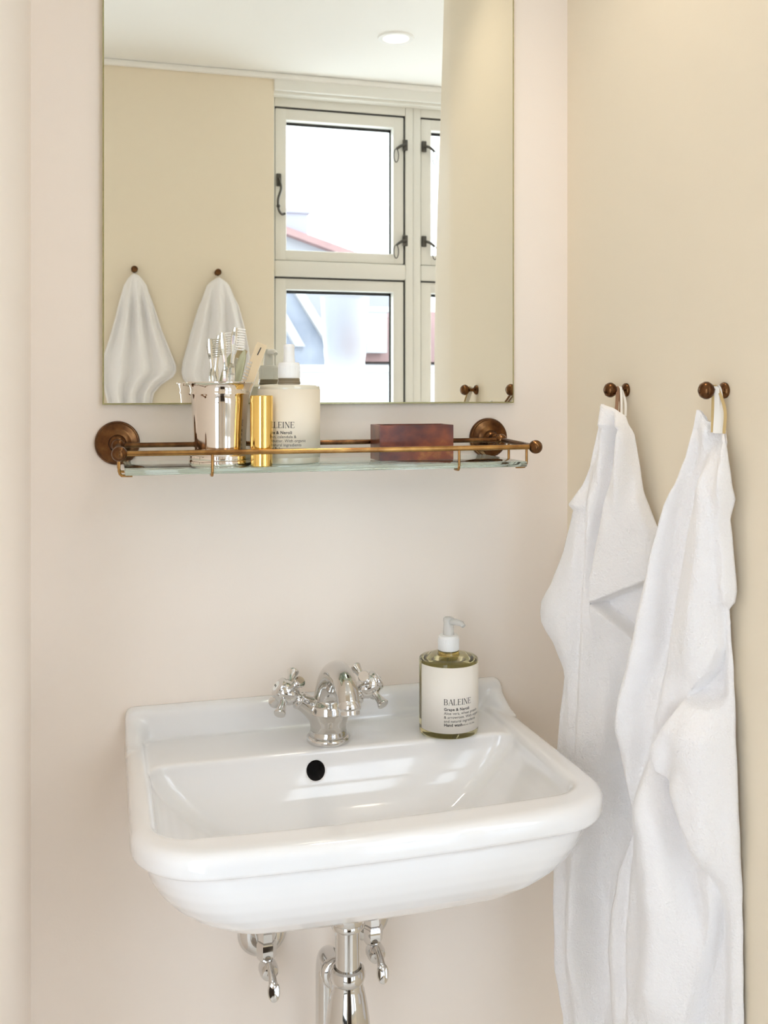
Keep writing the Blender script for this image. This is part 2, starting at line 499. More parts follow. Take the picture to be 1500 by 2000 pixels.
# ------------------------------------------------------------------ outside: roofs and houses across the street
def prism(bm, poly, y0, y1, mi=0):
    a = [bm.verts.new((x, y0, z)) for x, z in poly]; b = [bm.verts.new((x, y1, z)) for x, z in poly]
    n = len(a)
    for k in range(n):
        bm.faces.new((a[k], a[(k + 1) % n], b[(k + 1) % n], b[k])).material_index = mi
    bm.faces.new(a).material_index = mi; bm.faces.new(b[::-1]).material_index = mi

h = thing('house', (1.6, -10.6, -4), 'pale house with red roof and chimney, seen in the upper window pane', 'house')
def hb(name, bm, m, parent, root):
    o = obj(name, bm, m, parent, False)
    if parent is root: o.location = Vector((0, 0, 0)) - root.location
    return o
bm = bmesh.new(); prism(bm, [(-1.2, -4), (3.35, -4), (3.35, 2.70), (0.9, 3.46), (-1.2, 2.8)], -12.0, -9.75); hb('wall', bm, M['render'], h, h)
bm = bmesh.new(); prism(bm, [(-1.5, 2.72), (0.9, 3.50), (3.6, 2.64), (3.6, 2.56), (0.9, 3.42), (-1.5, 2.64)], -12.1, -9.6); hb('roof', bm, M['red_roof'], h, h)
bm = bmesh.new(); add_box(bm, 1.97, 2.24, -10.2, -9.85, 2.6, 3.38, 0.01); add_box(bm, 1.94, 2.27, -10.23, -9.82, 3.36, 3.42, 0.01); hb('chimney', bm, M['brick_far'], h, h)
for i in range(3):
    x = 0.3 + i * 0.95
    bm = bmesh.new(); bars(bm, x, x + 0.5, 1.0, 1.9, 0.06, -9.76, -9.70, 0.005); f = hb('window', bm, M['render_light'], h, h)
    bm = bmesh.new(); add_box(bm, x + .05, x + .45, -9.752, -9.735, 1.05, 1.85); obj('pane', bm, M['far_glass'], f, False)

h2 = thing('slate_house', (1.6, -8.2, -4), 'nearer house across the street with steep blue-grey slate roof and pale gable edges', 'house')
bm = bmesh.new(); prism(bm, [(0.4, -4), (2.05, -4), (2.05, 1.75), (1.62, 2.42), (0.8, 2.42), (0.4, 1.9)], -9.2, -7.9); hb('wall', bm, M['slate'], h2, h2)
for (xa, za, xb, zb) in ((1.58, 2.46, 2.12, 1.62), (1.30, 2.46, 1.72, 1.75)):
    bm = bmesh.new(); prism(bm, [(xa, za), (xa + 0.09, za), (xb + 0.09, zb), (xb, zb)], -7.95, -7.80); hb('gable_board', bm, M['render_light'], h2, h2)
bm = bmesh.new(); add_box(bm, 0.7, 1.0, -7.95, -7.84, 1.75, 2.1); f = hb('window', bm, M['render_light'], h2, h2)
bm = bmesh.new(); add_box(bm, 0.74, 0.96, -7.845, -7.83, 1.79, 2.06); obj('pane', bm, M['far_glass'], f, False)

h3 = thing('red_roof_house', (3.2, -8.4, -4), 'low house across the street with brownish-red roof and a white parapet in front', 'house')
bm = bmesh.new(); prism(bm, [(2.25, -4), (4.2, -4), (4.2, 1.6), (2.25, 1.6)], -9.3, -8.1); hb('wall', bm, M['render_light'], h3, h3)
bm = bmesh.new(); prism(bm, [(2.2, 1.62), (2.75, 2.12), (3.6, 2.12), (4.3, 1.62)], -9.4, -8.0); hb('roof', bm, M['red_roof'], h3, h3)
bm = bmesh.new(); add_box(bm, 2.42, 2.62, -7.98, -7.85, 1.70, 2.1); add_box(bm, 2.38, 2.66, -8.0, -7.82, 2.09, 2.14, 0.01); hb('dormer', bm, M['render_light'], h3, h3)
bm = bmesh.new(); add_box(bm, 0.9, 4.4, -7.3, -7.1, -4, 1.50, 0.01); add_box(bm, 0.85, 4.45, -7.34, -7.06, 1.50, 1.56, 0.01)
tag(obj('parapet_wall', bm, mat('snowy_parapet', (0.45, 0.45, 0.46), 0.8)), 'long white parapet wall below the roofs, seen at the bottom of the lower window pane', 'wall')

# frosted vase standing on the window sill
bm = bmesh.new()
prof = [(0, 0.0), (0.030, 0.0), (0.036, 0.004)]
n = 40
for k in range(n + 1):
    t = k / n
    r = 0.036 + 0.042 * t ** 0.9 + 0.0012 * sin(t * 2 * pi * 13) * (1 - sstep((t - 0.75) / 0.2))
    prof.append((r, 0.006 + 0.615 * t))
inner = [(r - 0.005, z) for r, z in prof[3:][::-1]]
prof += inner + [(0, 0.012)]
add_lathe(bm, prof, Matrix(), 36)
v_ = obj('vase', bm, M['vase'])
v_.location = (0.735, OPP + 0.004, WZ0 + 0.0005); v_.scale = (1, 1, 1)
tag(v_, 'tall tapering frosted glass vase standing on the window sill before the lower pane', 'vase')

# ceiling spots: only the mirrored one is seen, the others are added for light
def downlight(x, y, label, power, cone=125):
    t = thing('ceiling_spotlight', (x, y, CEIL), label, 'ceiling light')
    bm = bmesh.new()
    add_lathe(bm, [(0.036, -0.001), (0.036, -0.004), (0.040, -0.006), (0.050, -0.005), (0.052, 0.0), (0.036, -0.0005)], Matrix(), 36)
    obj('trim_ring', bm, M['white_plastic'], t)
    bm = bmesh.new()
    add_lathe(bm, [(0, -0.0015), (0.036, -0.0015), (0.036, -0.0005), (0, -0.0005)], Matrix(), 36)
    obj('lamp_face', bm, M['lamp'], t)
    downlight_lamp(x, y, CEIL - 0.02, power, radians(cone))
downlight(0.785, -1.288, 'small round recessed ceiling spotlight in front of the window, seen in the mirror', 0.8)
downlight(0.48, -0.34, 'small round recessed ceiling spotlight right above the washbasin niche', 5.5, 100)
downlight(-0.45, -1.15, 'small round recessed ceiling spotlight over the left side of the room, behind the camera', 0.8)

# ------------------------------------------------------------------ mirror
mt = thing('wall_mirror', (0.298, -0.004, 1.329), 'large rectangular frameless mirror on the wall above the glass shelf', 'mirror')
bm = bmesh.new()
add_box(bm, -0.3012, 0.2978, -0.0045, 0.0035, 0, 0.86)
for f in bm.faces: f.material_index = 0
gb = obj('mirror_back', bm, M['mirror_edge'], mt, False)
bm = bmesh.new()
v = [bm.verts.new(p) for p in ((-0.2992, -0.0052, 0.002), (0.2958, -0.0052, 0.002), (0.2958, -0.0052, 0.858), (-0.2992, -0.0052, 0.858))]
bm.faces.new(v)
o = link('mirror_glass', bpy.data.meshes.new('mirror_glass'), None, mt, False)
bmesh.ops.recalc_face_normals(bm, faces=bm.faces[:])
bm.to_mesh(o.data); bm.free(); o.data.materials.append(M['mirror'])

# ------------------------------------------------------------------ glass shelf with brass gallery
SX0, SX1 = 0.0167, 0.560
YB, YF = -0.045, -0.165
ZB, ZF = EYE - 0.0745, EYE - 0.078
GT = EYE - 0.098                # top of the glass
sh = thing('glass_shelf', (0.288, 0, GT), 'clear glass shelf with aged brass gallery rail, under the mirror', 'shelf')
off = -sh.location
def part(name, bm, m, root, smooth='auto', label=None):
    o = obj(name, bm, m, root, smooth, label); o.location = -root.location; return o
bm = bmesh.new(); add_box(bm, 0.0235, 0.5510, -0.160, -0.010, GT - 0.0072, GT, 0.0012, 2)
part('glass_plate', bm, M['glass'], sh, 'auto', 'clear greenish glass plate')
for x, fx in ((SX0, 0.0162), (SX1, 0.5570)):
    bm = bmesh.new()
    FM = frame_to((fx, 0.0, EYE - 0.0735), (0, -1, 0))
    add_lathe(bm, [(0, 0), (0.0300, 0), (0.0300, 0.0035), (0.0285, 0.0060), (0.0275, 0.0062), (0.0265, 0.0078), (0.0205, 0.0095), (0.0190, 0.0096), (0.0175, 0.0105), (0.0120, 0.0125), (0.0112, 0.0140), (0.0095, 0.0175), (0.0068, 0.0195), (0.0062, 0.0300), (0.0072, 0.0320), (0.0072, 0.0345), (0.006, 0.036), (0.006, 0.045), (0, 0.045)], FM, 48)
    fl = part('wall_flange', bm, M['bronze'], sh)
    bm = bmesh.new(); add_ball(bm, (x, YB, ZB), 0.0088, 24)
    part('rail_knob', bm, M['bronze'], sh)
    bm = bmesh.new()
    FM = frame_to((x, YF + 0.004, ZF), (0, -1, 0))
    add_lathe(bm, [(0, 0), (0.005, 0), (0.0088, 0.003), (0.0094, 0.006), (0.0088, 0.009), (0.0070, 0.0115), (0.0062, 0.0120), (0.0050, 0.0150), (0.0035, 0.0165), (0, 0.017)], FM, 28)
    part('finial', bm, M['bronze'], sh)
    bm = bmesh.new(); add_tube(bm, [(x, YB, ZB), (x, YF, ZF)], 0.0036, 14)
    part('side_rail', bm, M['bronze'], sh)
bm = bmesh.new(); add_tube(bm, [(SX0, YB, ZB), (SX1, YB, ZB)], 0.0034, 16); part('back_rail', bm, M['bronze'], sh)
bm = bmesh.new(); add_tube(bm, [(SX0 + (SX1 - SX0) * k / 8, YF, ZF - 0.0004 * sin(pi * k / 8)) for k in range(9)], 0.0034, 16); part('front_rail', bm, M['brass'], sh)
def clip(x, y, dx, dy, zt):
    bm = bmesh.new()
    zb = GT - 0.0072 - 0.0019
    add_tube(bm, [(x, y, zt), (x, y, zb + 0.006)] + [(x + dx * 0.004 * s_, y + dy * 0.004 * s_, zb + 0.006 - c_ * 0.006) for s_, c_ in ((0.3, 0.6), (0.8, 0.95))] + [(x + dx * 0.010, y + dy * 0.010, zb), (x + dx * 0.016, y + dy * 0.016, zb)], 0.0018, 10)
    part('glass_clip', bm, M['brass'], sh)
for x in (0.1278, 0.4512):
    clip(x, YF, 0, 1, ZF)
for y in (-0.074, -0.137):
    zt = ZB + (ZF - ZB) * (YB - y) / (YB - YF)
    clip(SX0, y, 1, 0, zt); clip(SX1, y, -1, 0, zt)

# ------------------------------------------------------------------ soap and balm bottles
def serif_word(bm, word, h):
    """thin capitals with serifs: strokes as flat quads, returns width"""
    T, t, S = 0.13, 0.05, 0.24      # heavy stroke, thin stroke, serif length (units of height)
    def line(x0, y0, x1, y1, w):
        dx, dy = x1 - x0, y1 - y0; L_ = math.hypot(dx, dy) or 1
        px_, py_ = -dy / L_ * w / 2, dx / L_ * w / 2
        n_ = 4
        for k in range(n_):
            a, b = k / n_, (k + 1) / n_
            pts = [(x0 + dx * a + px_, y0 + dy * a + py_), (x0 + dx * b + px_, y0 + dy * b + py_), (x0 + dx * b - px_, y0 + dy * b - py_), (x0 + dx * a - px_, y0 + dy * a - py_)]
            bm.faces.new([bm.verts.new(((ox + u) * h, v * h, 0)) for u, v in pts])
    def stem(x, w=T):
        line(x, 0, x, 1, w); line(x - S / 2, 0.02, x + S / 2, 0.02, t); line(x - S / 2, 0.98, x + S / 2, 0.98, t)
    def arc(cx, cy, rx, ry, a0, a1, w0, w1):
        n_ = 10
        for k in range(n_):
            a, b = a0 + (a1 - a0) * k / n_, a0 + (a1 - a0) * (k + 1) / n_
            def wd(q): return w0 + (w1 - w0) * abs(cos(q))
            pts = [(cx + (rx + wd(a) / 2) * cos(a), cy + (ry + wd(a) / 2) * sin(a)), (cx + (rx + wd(b) / 2) * cos(b), cy + (ry + wd(b) / 2) * sin(b)),
                   (cx + (rx - wd(b) / 2) * cos(b), cy + (ry - wd(b) / 2) * sin(b)), (cx + (rx - wd(a) / 2) * cos(a), cy + (ry - wd(a) / 2) * sin(a))]
            bm.faces.new([bm.verts.new(((ox + u) * h, v * h, 0)) for u, v in pts])
    ox = 0.0
    for ch in word:
        if ch == 'B':
            stem(0.1); line(0.1, 0.97, 0.38, 0.97, t); line(0.1, 0.53, 0.40, 0.53, t); line(0.1, 0.03, 0.40, 0.03, t)
            arc(0.36, 0.75, 0.19, 0.22, -pi / 2, pi / 2, t, T); arc(0.38, 0.28, 0.22, 0.25, -pi / 2, pi / 2, t, T); w = 0.76
        elif ch == 'A':
            line(0.08, 0, 0.40, 1, t); line(0.40, 1, 0.72, 0, T); line(0.2, 0.36, 0.6, 0.36, t)
            line(-0.03, 0.02, 0.2, 0.02, t); line(0.60, 0.02, 0.84, 0.02, t); w = 0.86
        elif ch == 'L':
            stem(0.12); line(0.12, 0.03, 0.62, 0.03, t); line(0.60, 0.0, 0.62, 0.22, t); w = 0.74
        elif ch == 'E':
            stem(0.12); line(0.12, 0.03, 0.62, 0.03, t); line(0.12, 0.97, 0.58, 0.97, t); line(0.12, 0.52, 0.46, 0.52, t)
            line(0.60, 0.0, 0.62, 0.22, t); line(0.58, 1.0, 0.58, 0.80, t); line(0.46, 0.43, 0.46, 0.61, t); w = 0.76
        elif ch == 'I':
            stem(0.12); w = 0.36
        elif ch == 'N':
            line(0.12, 0, 0.12, 1, t); line(0.68, 0, 0.68, 1, t); line(0.12, 1, 0.68, 0, T)
            line(0.0, 0.02, 0.24, 0.02, t); line(0.0, 0.98, 0.16, 0.98, t); line(0.56, 0.98, 0.8, 0.98, t); w = 0.90
        else: w = 0.3
        ox += w
    return ox * h

def text_mesh(s, size, bold=0.0, spacing=1.0):
    cu = bpy.data.curves.new('lettering', 'FONT')
    cu.body = s; cu.size = size; cu.offset = bold; cu.space_character = spacing; cu.resolution_u = 3
    o = bpy.data.objects.new('lettering', cu); COL.objects.link(o)
    dg = bpy.context.evaluated_depsgraph_get(); dg.update()
    me = bpy.data.meshes.new_from_object(o.evaluated_get(dg), depsgraph=dg)
    bpy.data.objects.remove(o); bpy.data.curves.remove(cu)
    return me

def wrap(me, r, a0, z0):
    n = len(me.vertices); co = np.empty(n * 3); me.vertices.foreach_get('co', co); co = co.reshape(-1, 3)
    a = a0 + co[:, 0] / r
    out = np.stack([r * np.sin(a), -r * np.cos(a), z0 + co[:, 1]], 1)
    me.vertices.foreach_set('co', out.ravel()); me.update()

def pump_bottle(name, loc, label, lines, rot, glass_m, cap_m, head_m, neck_m, group, nozzle, smoked, label_m=None):
    """label rotation rot (radians, + to the right), nozzle direction angle"""
    t = thing(name, loc, label, 'bottle', group)
    R_ = 0.0412
    bm = bmesh.new()
    add_lathe(bm, [(0, 0.0015), (0.030, 0.0), (0.0385, 0.0), (0.0405, 0.0012), (R_, 0.004), (R_, 0.0985), (0.0405, 0.1015), (0.0385, 0.1030), (0.0300, 0.1040), (0.0170, 0.1048), (0.0140, 0.1056), (0.0135, 0.1075), (0.0135, 0.1110), (0.012, 0.1112), (0, 0.1112)], Matrix(), 72)
    obj('glass_body', bm, glass_m, t)
    bm = bmesh.new()      # threaded collar seen below the cap
    add_lathe(bm, [(0, 0.1050), (0.0152, 0.1050), (0.0158, 0.1065), (0.0150, 0.1085), (0.0146, 0.1095), (0.0150, 0.1105), (0.0142, 0.1125), (0, 0.1125)], Matrix(), 40)
    obj('neck', bm, neck_m, t)
    # wrap-around paper label
    bm = bmesh.new(); n = 72; a0, a1 = rot - radians(56), rot + radians(250)
    zl0, zl1 = 0.0085, 0.0975
    rr = R_ + 0.00025
    prev = None
    for k in range(n + 1):
        a = a0 + (a1 - a0) * k / n
        p = [bm.verts.new((q * sin(a), -q * cos(a), z)) for q, z in ((rr, zl0), (rr, zl1), (rr - 0.0002, zl1), (rr - 0.0002, zl0))]
        if prev:
            for j in range(4): bm.faces.new((prev[j], prev[(j + 1) % 4], p[(j + 1) % 4], p[j]))
        else: bm.faces.new(p)
        prev = p
    bm.faces.new(prev[::-1])
    lb = obj('label', bm, label_m or M['label'], t, False, 'cream paper label with black lettering')
    for p_ in lb.data.polygons: p_.use_smooth = True
    # lettering
    rt = rr + 0.00015
    bm = bmesh.new(); serif_word(bm, 'BALEINE', 0.0080)
    me = bpy.data.meshes.new('lettering'); bm.to_mesh(me); bm.free(); me.materials.append(M['ink'])
    wrap(me, rt, rot, 0.0475)
    parts_ = [me]
    z = 0.0398
    for s_, bold in lines:
        size = 0.0052 if not bold else 0.0054
        m_ = text_mesh(s_, size, 0.00013 if bold else 0.0, 1.03 if not bold else 1.08)
        wrap(m_, rt, rot, z); parts_.append(m_)
        z -= 0.0053
    small = text_mesh('450 ml / 15.2 fl.oz', 0.0030)
    wid = 0.0262 if 'wash' in lines[-1][0] else 0.0225
    wrap(small, rt, rot + wid / rt, z + 0.0053); parts_.append(small)
    bm = bmesh.new()
    for m_ in parts_: bm.from_mesh(m_)
    lt = obj('lettering', bm, M['ink'], lb, False)
    for f in lt.data.polygons: f.material_index = 0
    # pump: screw cap, stem, head with nozzle
    bm = bmesh.new()
    add_lathe(bm, [(0, 0.1120), (0.0140, 0.1120), (0.0146, 0.1128), (0.0142, 0.1310), (0.0130, 0.1330), (0.0080, 0.1335), (0, 0.1335)], Matrix(), 40)
    for k in range(40):
        a = 2 * pi * k / 40
        add_box(bm, 0.01435 * cos(a) - .0003, 0.01435 * cos(a) + .0003, 0.01435 * sin(a) - .0003, 0.01435 * sin(a) + .0003, 0.1135, 0.1290)
    obj('screw_cap', bm, cap_m, t)
    bm = bmesh.new()
    add_lathe(bm, [(0, 0.1330), (0.0078, 0.1330), (0.0080, 0.1345), (0.0074, 0.1400), (0.0070, 0.1500), (0.0074, 0.1530), (0.0072, 0.1560), (0.0060, 0.1575), (0, 0.1578)], Matrix(), 32)
    d = Vector((sin(nozzle), -cos(nozzle), 0))
    add_tube(bm, [tuple(d * 0.003 + Vector((0, 0, 0.1520))), tuple(d * 0.014 + Vector((0, 0, 0.1530))), tuple(d * 0.024 + Vector((0, 0, 0.1525))), tuple(d * 0.0285 + Vector((0, 0, 0.1495)))], [0.0050, 0.0044, 0.0038, 0.0030], 14)
    obj('pump_head', bm, head_m, t)
    if not smoked:
        bm = bmesh.new(); add_tube(bm, [(0, 0, 0.1115), (0, 0, 0.02), (0.01, 0.006, 0.004)], 0.0024, 10); obj('dip_tube', bm, M['clear'], t)
    return t

DECK = EYE - 0.4765
pump_bottle('hand_wash_bottle', (0.3516 * 1.314, -0.092, DECK + 0.0006),
            'hand wash bottle of olive soap with cream label, on the washbasin',
            [('Grape & Neroli', 1), ('Aloe vera, wheat protein', 0), ('& arrowroot. With organic', 0), ('and natural ingredients', 0), ('Hand wash', 1)],
            radians(-28), M['liquid_glass'], M['white_plastic'], M['frost_plastic'], M['amber_glass'], 'pump bottles', radians(28), False)
pump_bottle('hand_balm_bottle', (0.2362, -0.0945, GT + 0.0002),
            'cream hand balm bottle with white pump on the shelf, behind the lipstick',
            [('Grape & Neroli', 1), ('Saffron, calendula &', 0), ('shea butter. With organic', 0), ('and natural ingredients', 0), ('Hand Balm', 1)],
            radians(-56), M['cream_glass'], M['white_plastic'], M['white_plastic'], M['dark_neck'], 'pump bottles', radians(168), True, mat('cream_label_paper', (0.80, 0.73, 0.60), 0.55))

# ------------------------------------------------------------------ gold lipstick
t = thing('lipstick_tube', (0.1926, -0.140, GT), 'polished gold cylindrical lipstick tube standing on the shelf between cup and balm bottle', 'lipstick')
bm = bmesh.new(); add_lathe(bm, [(0, 0.0), (0.0134, 0.0), (0.0140, 0.0006), (0.0140, 0.0215), (0.0134, 0.0222), (0, 0.0222)], Matrix(), 48)
obj('base', bm, M['gold'], t)
bm = bmesh.new(); add_lathe(bm, [(0, 0.0224), (0.0137, 0.0224), (0.0145, 0.0230), (0.0145, 0.0892), (0.0138, 0.0900), (0, 0.0900)], Matrix(), 48)
obj('cap', bm, M['gold'], t)

# ------------------------------------------------------------------ silver beaker with brushes
CX, CY = 0.1441, -0.103
t = thing('silver_beaker', (CX, CY, GT), 'polished silver beaker with flared foot and rim, left end of the glass shelf', 'cup')
bm = bmesh.new()
outer = [(0, 0.004), (0.030, 0.004), (0.034, 0.0), (0.0395, 0.0), (0.0405, 0.0015), (0.0405, 0.0060), (0.0398, 0.0075), (0.0402, 0.0085), (0.0398, 0.0125), (0.0380, 0.0140), (0.0374, 0.0155), (0.0366, 0.0165), (0.0368, 0.0180), (0.0340, 0.0200),
         (0.0338, 0.0220), (0.0345, 0.040), (0.0355, 0.060), (0.0366, 0.080), (0.0378, 0.0905), (0.0386, 0.0915), (0.0388, 0.0935), (0.0380, 0.0948), (0.0382, 0.098), (0.0396, 0.1025), (0.0416, 0.1050), (0.0428, 0.1060), (0.0430, 0.1072), (0.0420, 0.1078)]
inn = [(0.0395, 0.1062), (0.0372, 0.1020), (0.0362, 0.0950), (0.0350, 0.070), (0.0325, 0.024), (0.030, 0.020), (0, 0.019)]
add_lathe(bm, outer + inn, Matrix(), 96)
obj('cup_body', bm, M['silver'], t)

def brush(base, tip, label, seed):
    b, e = Vector(base), Vector(tip)
    ax = (e - b).normalized(); L_ = (e - b).length
    side = ax.cross(Vector((0, 1, 0))).normalized()      # bristle side
    t = thing('toothbrush', base, label, 'toothbrush', 'clear toothbrushes in the beaker')
    bm = bmesh.new()
    P_ = lambda s_: tuple(ax * (L_ * s_))
    ss = [0, .06, .2, .35, .5, .6, .66, .70, .74, .80, .86, .93, 1.0]
    rr = [.0028, .0045, .0052, .0048, .0054, .0060, .0046, .0030, .0028, .0032, .0050, .0054, .0034]
    add_tube(bm, [P_(q) for q in ss], rr, 8, flat=0.62)
    obj('handle', bm, M['clear'], t, False)
    for k in range(9):
        bm = bmesh.new()
        c = Vector(P_(0.82 + 0.17 * k / 8))
        for w in (-1, 0, 1):
            yo = Vector((0, 0.0026 * w, 0))
            add_tube(bm, [tuple(c + yo - side * 0.002), tuple(c + yo - side * 0.0125)], 0.0010, 6)
        obj('bristle_tuft', bm, M['tube'], t)
    return t
brush((CX + 0.016, CY + 0.008, GT + 0.024), (CX + 0.0045, CY + 0.010, GT + 0.172), 'clear crystal toothbrush in the silver beaker, the shorter left one of the two', 1)
brush((CX + 0.004, CY - 0.002, GT + 0.024), (CX + 0.0200, CY - 0.004, GT + 0.178), 'clear crystal toothbrush in the silver beaker, the taller right one of the two', 2)
# folded pale green interdental case
bm = bmesh.new()
b, e = Vector((CX + 0.002, CY + 0.016, GT + 0.03)), Vector((CX + 0.0345, CY + 0.020, GT + 0.150))
add_tube(bm, [tuple(b.lerp(e, q)) for q in (0, .1, .5, .8, .93, 1)], [.003, .006, .0065, .006, .0045, .001], 10, flat=0.35)
o = obj('nail_file', bm, M['pale_green']); tag(o, 'pale green flat nail file leaning in the beaker left of the comb', 'nail file')
# comb
t = thing('comb', (CX + 0.006, CY - 0.010, GT + 0.03), 'cream-coloured comb with fine teeth leaning right in the silver beaker', 'comb')
ax = Vector((0.048, 0.010, 0.128)); L_ = ax.length; ax.normalize()
side = Vector((0, 1, 0)).cross(ax).normalized()
def quadbar(bm, p0, p1, w0, w1, th, sd):
    pts = []
    for p, w in ((p0, w0), (p1, w1)):
        for s_, q in ((-1, -1), (1, -1), (1, 1), (-1, 1)):
            pts.append(bm.verts.new(Vector(p) + sd * (w / 2) * s_ + Vector((0, th / 2 * q, 0))))
    a, b_ = pts[:4], pts[4:]
    for k in range(4): bm.faces.new((a[k], a[(k + 1) % 4], b_[(k + 1) % 4], b_[k]))
    bm.faces.new(a[::-1]); bm.faces.new(b_)
bm = bmesh.new(); quadbar(bm, side * 0.004, ax * L_ + side * 0.002, 0.006, 0.012, 0.0028, side)
quadbar(bm, ax * (L_ * 0.80), ax * L_, 0.014, 0.013, 0.0026, side)
obj('spine', bm, M['comb'], t, False)
bm = bmesh.new()
for k in range(22):
    p = ax * (L_ * (0.10 + 0.032 * k))
    quadbar(bm, p + side * 0.003, p - side * 0.0085, 0.0018, 0.0010, 0.0022, ax)
o = obj('teeth', bm, M['comb'], t, False); o['kind'] = 'stuff'
bm = bmesh.new(); quadbar(bm, ax * (L_ * 0.88) + Vector((0, -0.0018, 0)), ax * (L_ * 0.96) + Vector((0, -0.0018, 0)) + side * 0.001, 0.0012, 0.0012, 0.0006, side)
obj('slot', bm, M['gap'], t, False, 'small dark slot near the end of the comb')
# toothpaste tube leaning right, crimped end up
t = thing('toothpaste_tube', (CX + 0.010, CY + 0.000, GT + 0.024), 'slim white toothpaste tube leaning to the right in the silver beaker', 'tube')
bm = bmesh.new()
ax2 = Vector((0.040, 0.012, 0.118))
add_tube(bm, [tuple(ax2 * q) for q in (0, .1, .3, .6, .9, 1)], [.005, .0075, .0075, .0075, .0078, .0080], 16, flat=1.0)
for v in bm.verts:
    s_ = max(0.0, v.co.dot(ax2) / ax2.length_squared)
    c = ax2 * s_; dlt = v.co - c
    v.co = c + Vector((dlt.x, dlt.y * (1 - 0.85 * s_), dlt.z))
obj('tube_body', bm, M['tube'], t)
bm = bmesh.new(); add_tube(bm, [tuple(ax2 * q) for q in (-0.06, 0.02)], 0.006, 16); obj('tube_cap', bm, M['white_plastic'], t)

# ------------------------------------------------------------------ tortoiseshell box
bx = thing('tortoiseshell_box', (0.4125, -0.078, GT + 0.0002), 'open rectangular reddish-brown tortoiseshell box on the right half of the glass shelf', 'box')
bm = bmesh.new()
W_, D_, H_, T_ = 0.053, 0.0250, 0.0485, 0.0035
add_box(bm, -W_, W_, -D_, -D_ + T_, 0, H_, 0.0006); add_box(bm, -W_, W_, D_ - T_, D_, 0, H_, 0.0006)
add_box(bm, -W_, -W_ + T_, -D_ + T_, D_ - T_, 0, H_, 0.0006); add_box(bm, W_ - T_, W_, -D_ + T_, D_ - T_, 0, H_, 0.0006)
obj('box_wall', bm, M['box'], bx, False)
bm = bmesh.new(); add_box(bm, -W_ + T_, W_ - T_, -D_ + T_, D_ - T_, 0.0002, T_, 0.0003); obj('box_bottom', bm, M['box'], bx, False)

# ------------------------------------------------------------------ washbasin
BX0, BX1 = 0.0255, 0.5755
BCX = (BX0 + BX1) / 2
def rrect(x0, x1, y0, y1, rb, rf, bow, n=120):
    """rounded rectangle in plan: y1 at the wall, y0 in front (bowed); fixed point count"""
    pts = []
    # walk perimeter by angle around the centre, clipped to the rounded rectangle via corner arcs
    segs = []
    def arc(cx, cy, r, a0, a1, m_):
        return [(cx + r * cos(a0 + (a1 - a0) * k / m_), cy + r * sin(a0 + (a1 - a0) * k / m_)) for k in range(m_)]
    def ln(p, q, m_):
        return [(p[0] + (q[0] - p[0]) * k / m_, p[1] + (q[1] - p[1]) * k / m_) for k in range(m_)]
    m_ = n // 8
    pts += ln((x1, y0 + rf), (x1, y1 - rb), m_) + arc(x1 - rb, y1 - rb, rb, 0, pi / 2, m_)
    pts += ln((x1 - rb, y1), (x0 + rb, y1), m_) + arc(x0 + rb, y1 - rb, rb, pi / 2, pi, m_)
    pts += ln((x0, y1 - rb), (x0, y0 + rf), m_) + arc(x0 + rf, y0 + rf, rf, pi, 1.5 * pi, m_)
    pts += ln((x0 + rf, y0), (x1 - rf, y0), m_) + arc(x1 - rf, y0 + rf, rf, 1.5 * pi, 2 * pi, m_)
    out = []
    xc, hw = (x0 + x1) / 2, (x1 - x0) / 2; ym, hy = (y0 + y1) / 2, (y1 - y0) / 2
    for x, y in pts:
        f = max(0.0, (ym - y) / hy)
        out.append((x, y - bow * f * (1 - ((x - xc) / hw) ** 2)))
    return out
ZR = EYE - 0.470                 # rim top; the tap ledge lies a little lower
rings = []
def ring(plan, z): rings.append([(x, y, z) for x, y in plan])
YBK = 0.0
# underside, from the waste boss outward and up to the lip
def under(s_, z, back=0.0):
    cx, cy = 0.292, -0.185
    p = rrect(BX0 + 0.014, BX1 - 0.014, -0.376, -0.004, 0.02, 0.085, 0.013)
    ring([(cx + (x - cx) * s_, cy + (y - cy) * s_) for x, y in p], z)
UD = 0.157
for s_ in (0.10, 0.16, 0.3, 0.50, 0.64, 0.75, 0.84, 0.90, 0.945, 0.975, 0.992, 1.0):
    zz = ZR - 0.030 - (UD - 0.030) * (1 - s_ ** 2.5) ** (1 / 1.9) - (0.018 if s_ < 0.12 else 0)
    under(s_, zz)
O_ = lambda d_: rrect(BX0 + d_, BX1 - d_, -0.385 + d_, 0.0, 0.012, max(0.078 - d_, 0.02), 0.015)
ring(O_(0.008), ZR - 0.0300)
ring(O_(0.003), ZR - 0.0285)
ring(O_(0.0), ZR - 0.0245)
ring(O_(0.0), ZR - 0.0110)
ring(O_(0.002), ZR - 0.0055)
ring(O_(0.006), ZR - 0.0018)
ring(O_(0.012), ZR)
def ledge(g_): return rrect(0.0505 - g_, 0.5425 + g_, -0.3420 - g_, -0.016 + g_, 0.018 + g_, 0.040 + g_, 0.010)
ring(ledge(0.005), ZR)
ring(ledge(0.0025), ZR - 0.0012)
ring(ledge(0.0), ZR - 0.0045)
ring(ledge(-0.0015), DECK)
def inner(s_, z, grow=0.0):
    return rrect(0.0505 - grow, 0.5425 + grow, -0.3420 - grow, -0.1165 + grow, 0.028 + grow, 0.040 + grow, 0.010)
ring(inner(1, 0, -0.0018), DECK - 0.0002)
ring(inner(1, 0, -0.0026), DECK - 0.003)
BD = 0.118
icx, icy = 0.292, -0.225
ip = inner(1, 0, -0.0030)
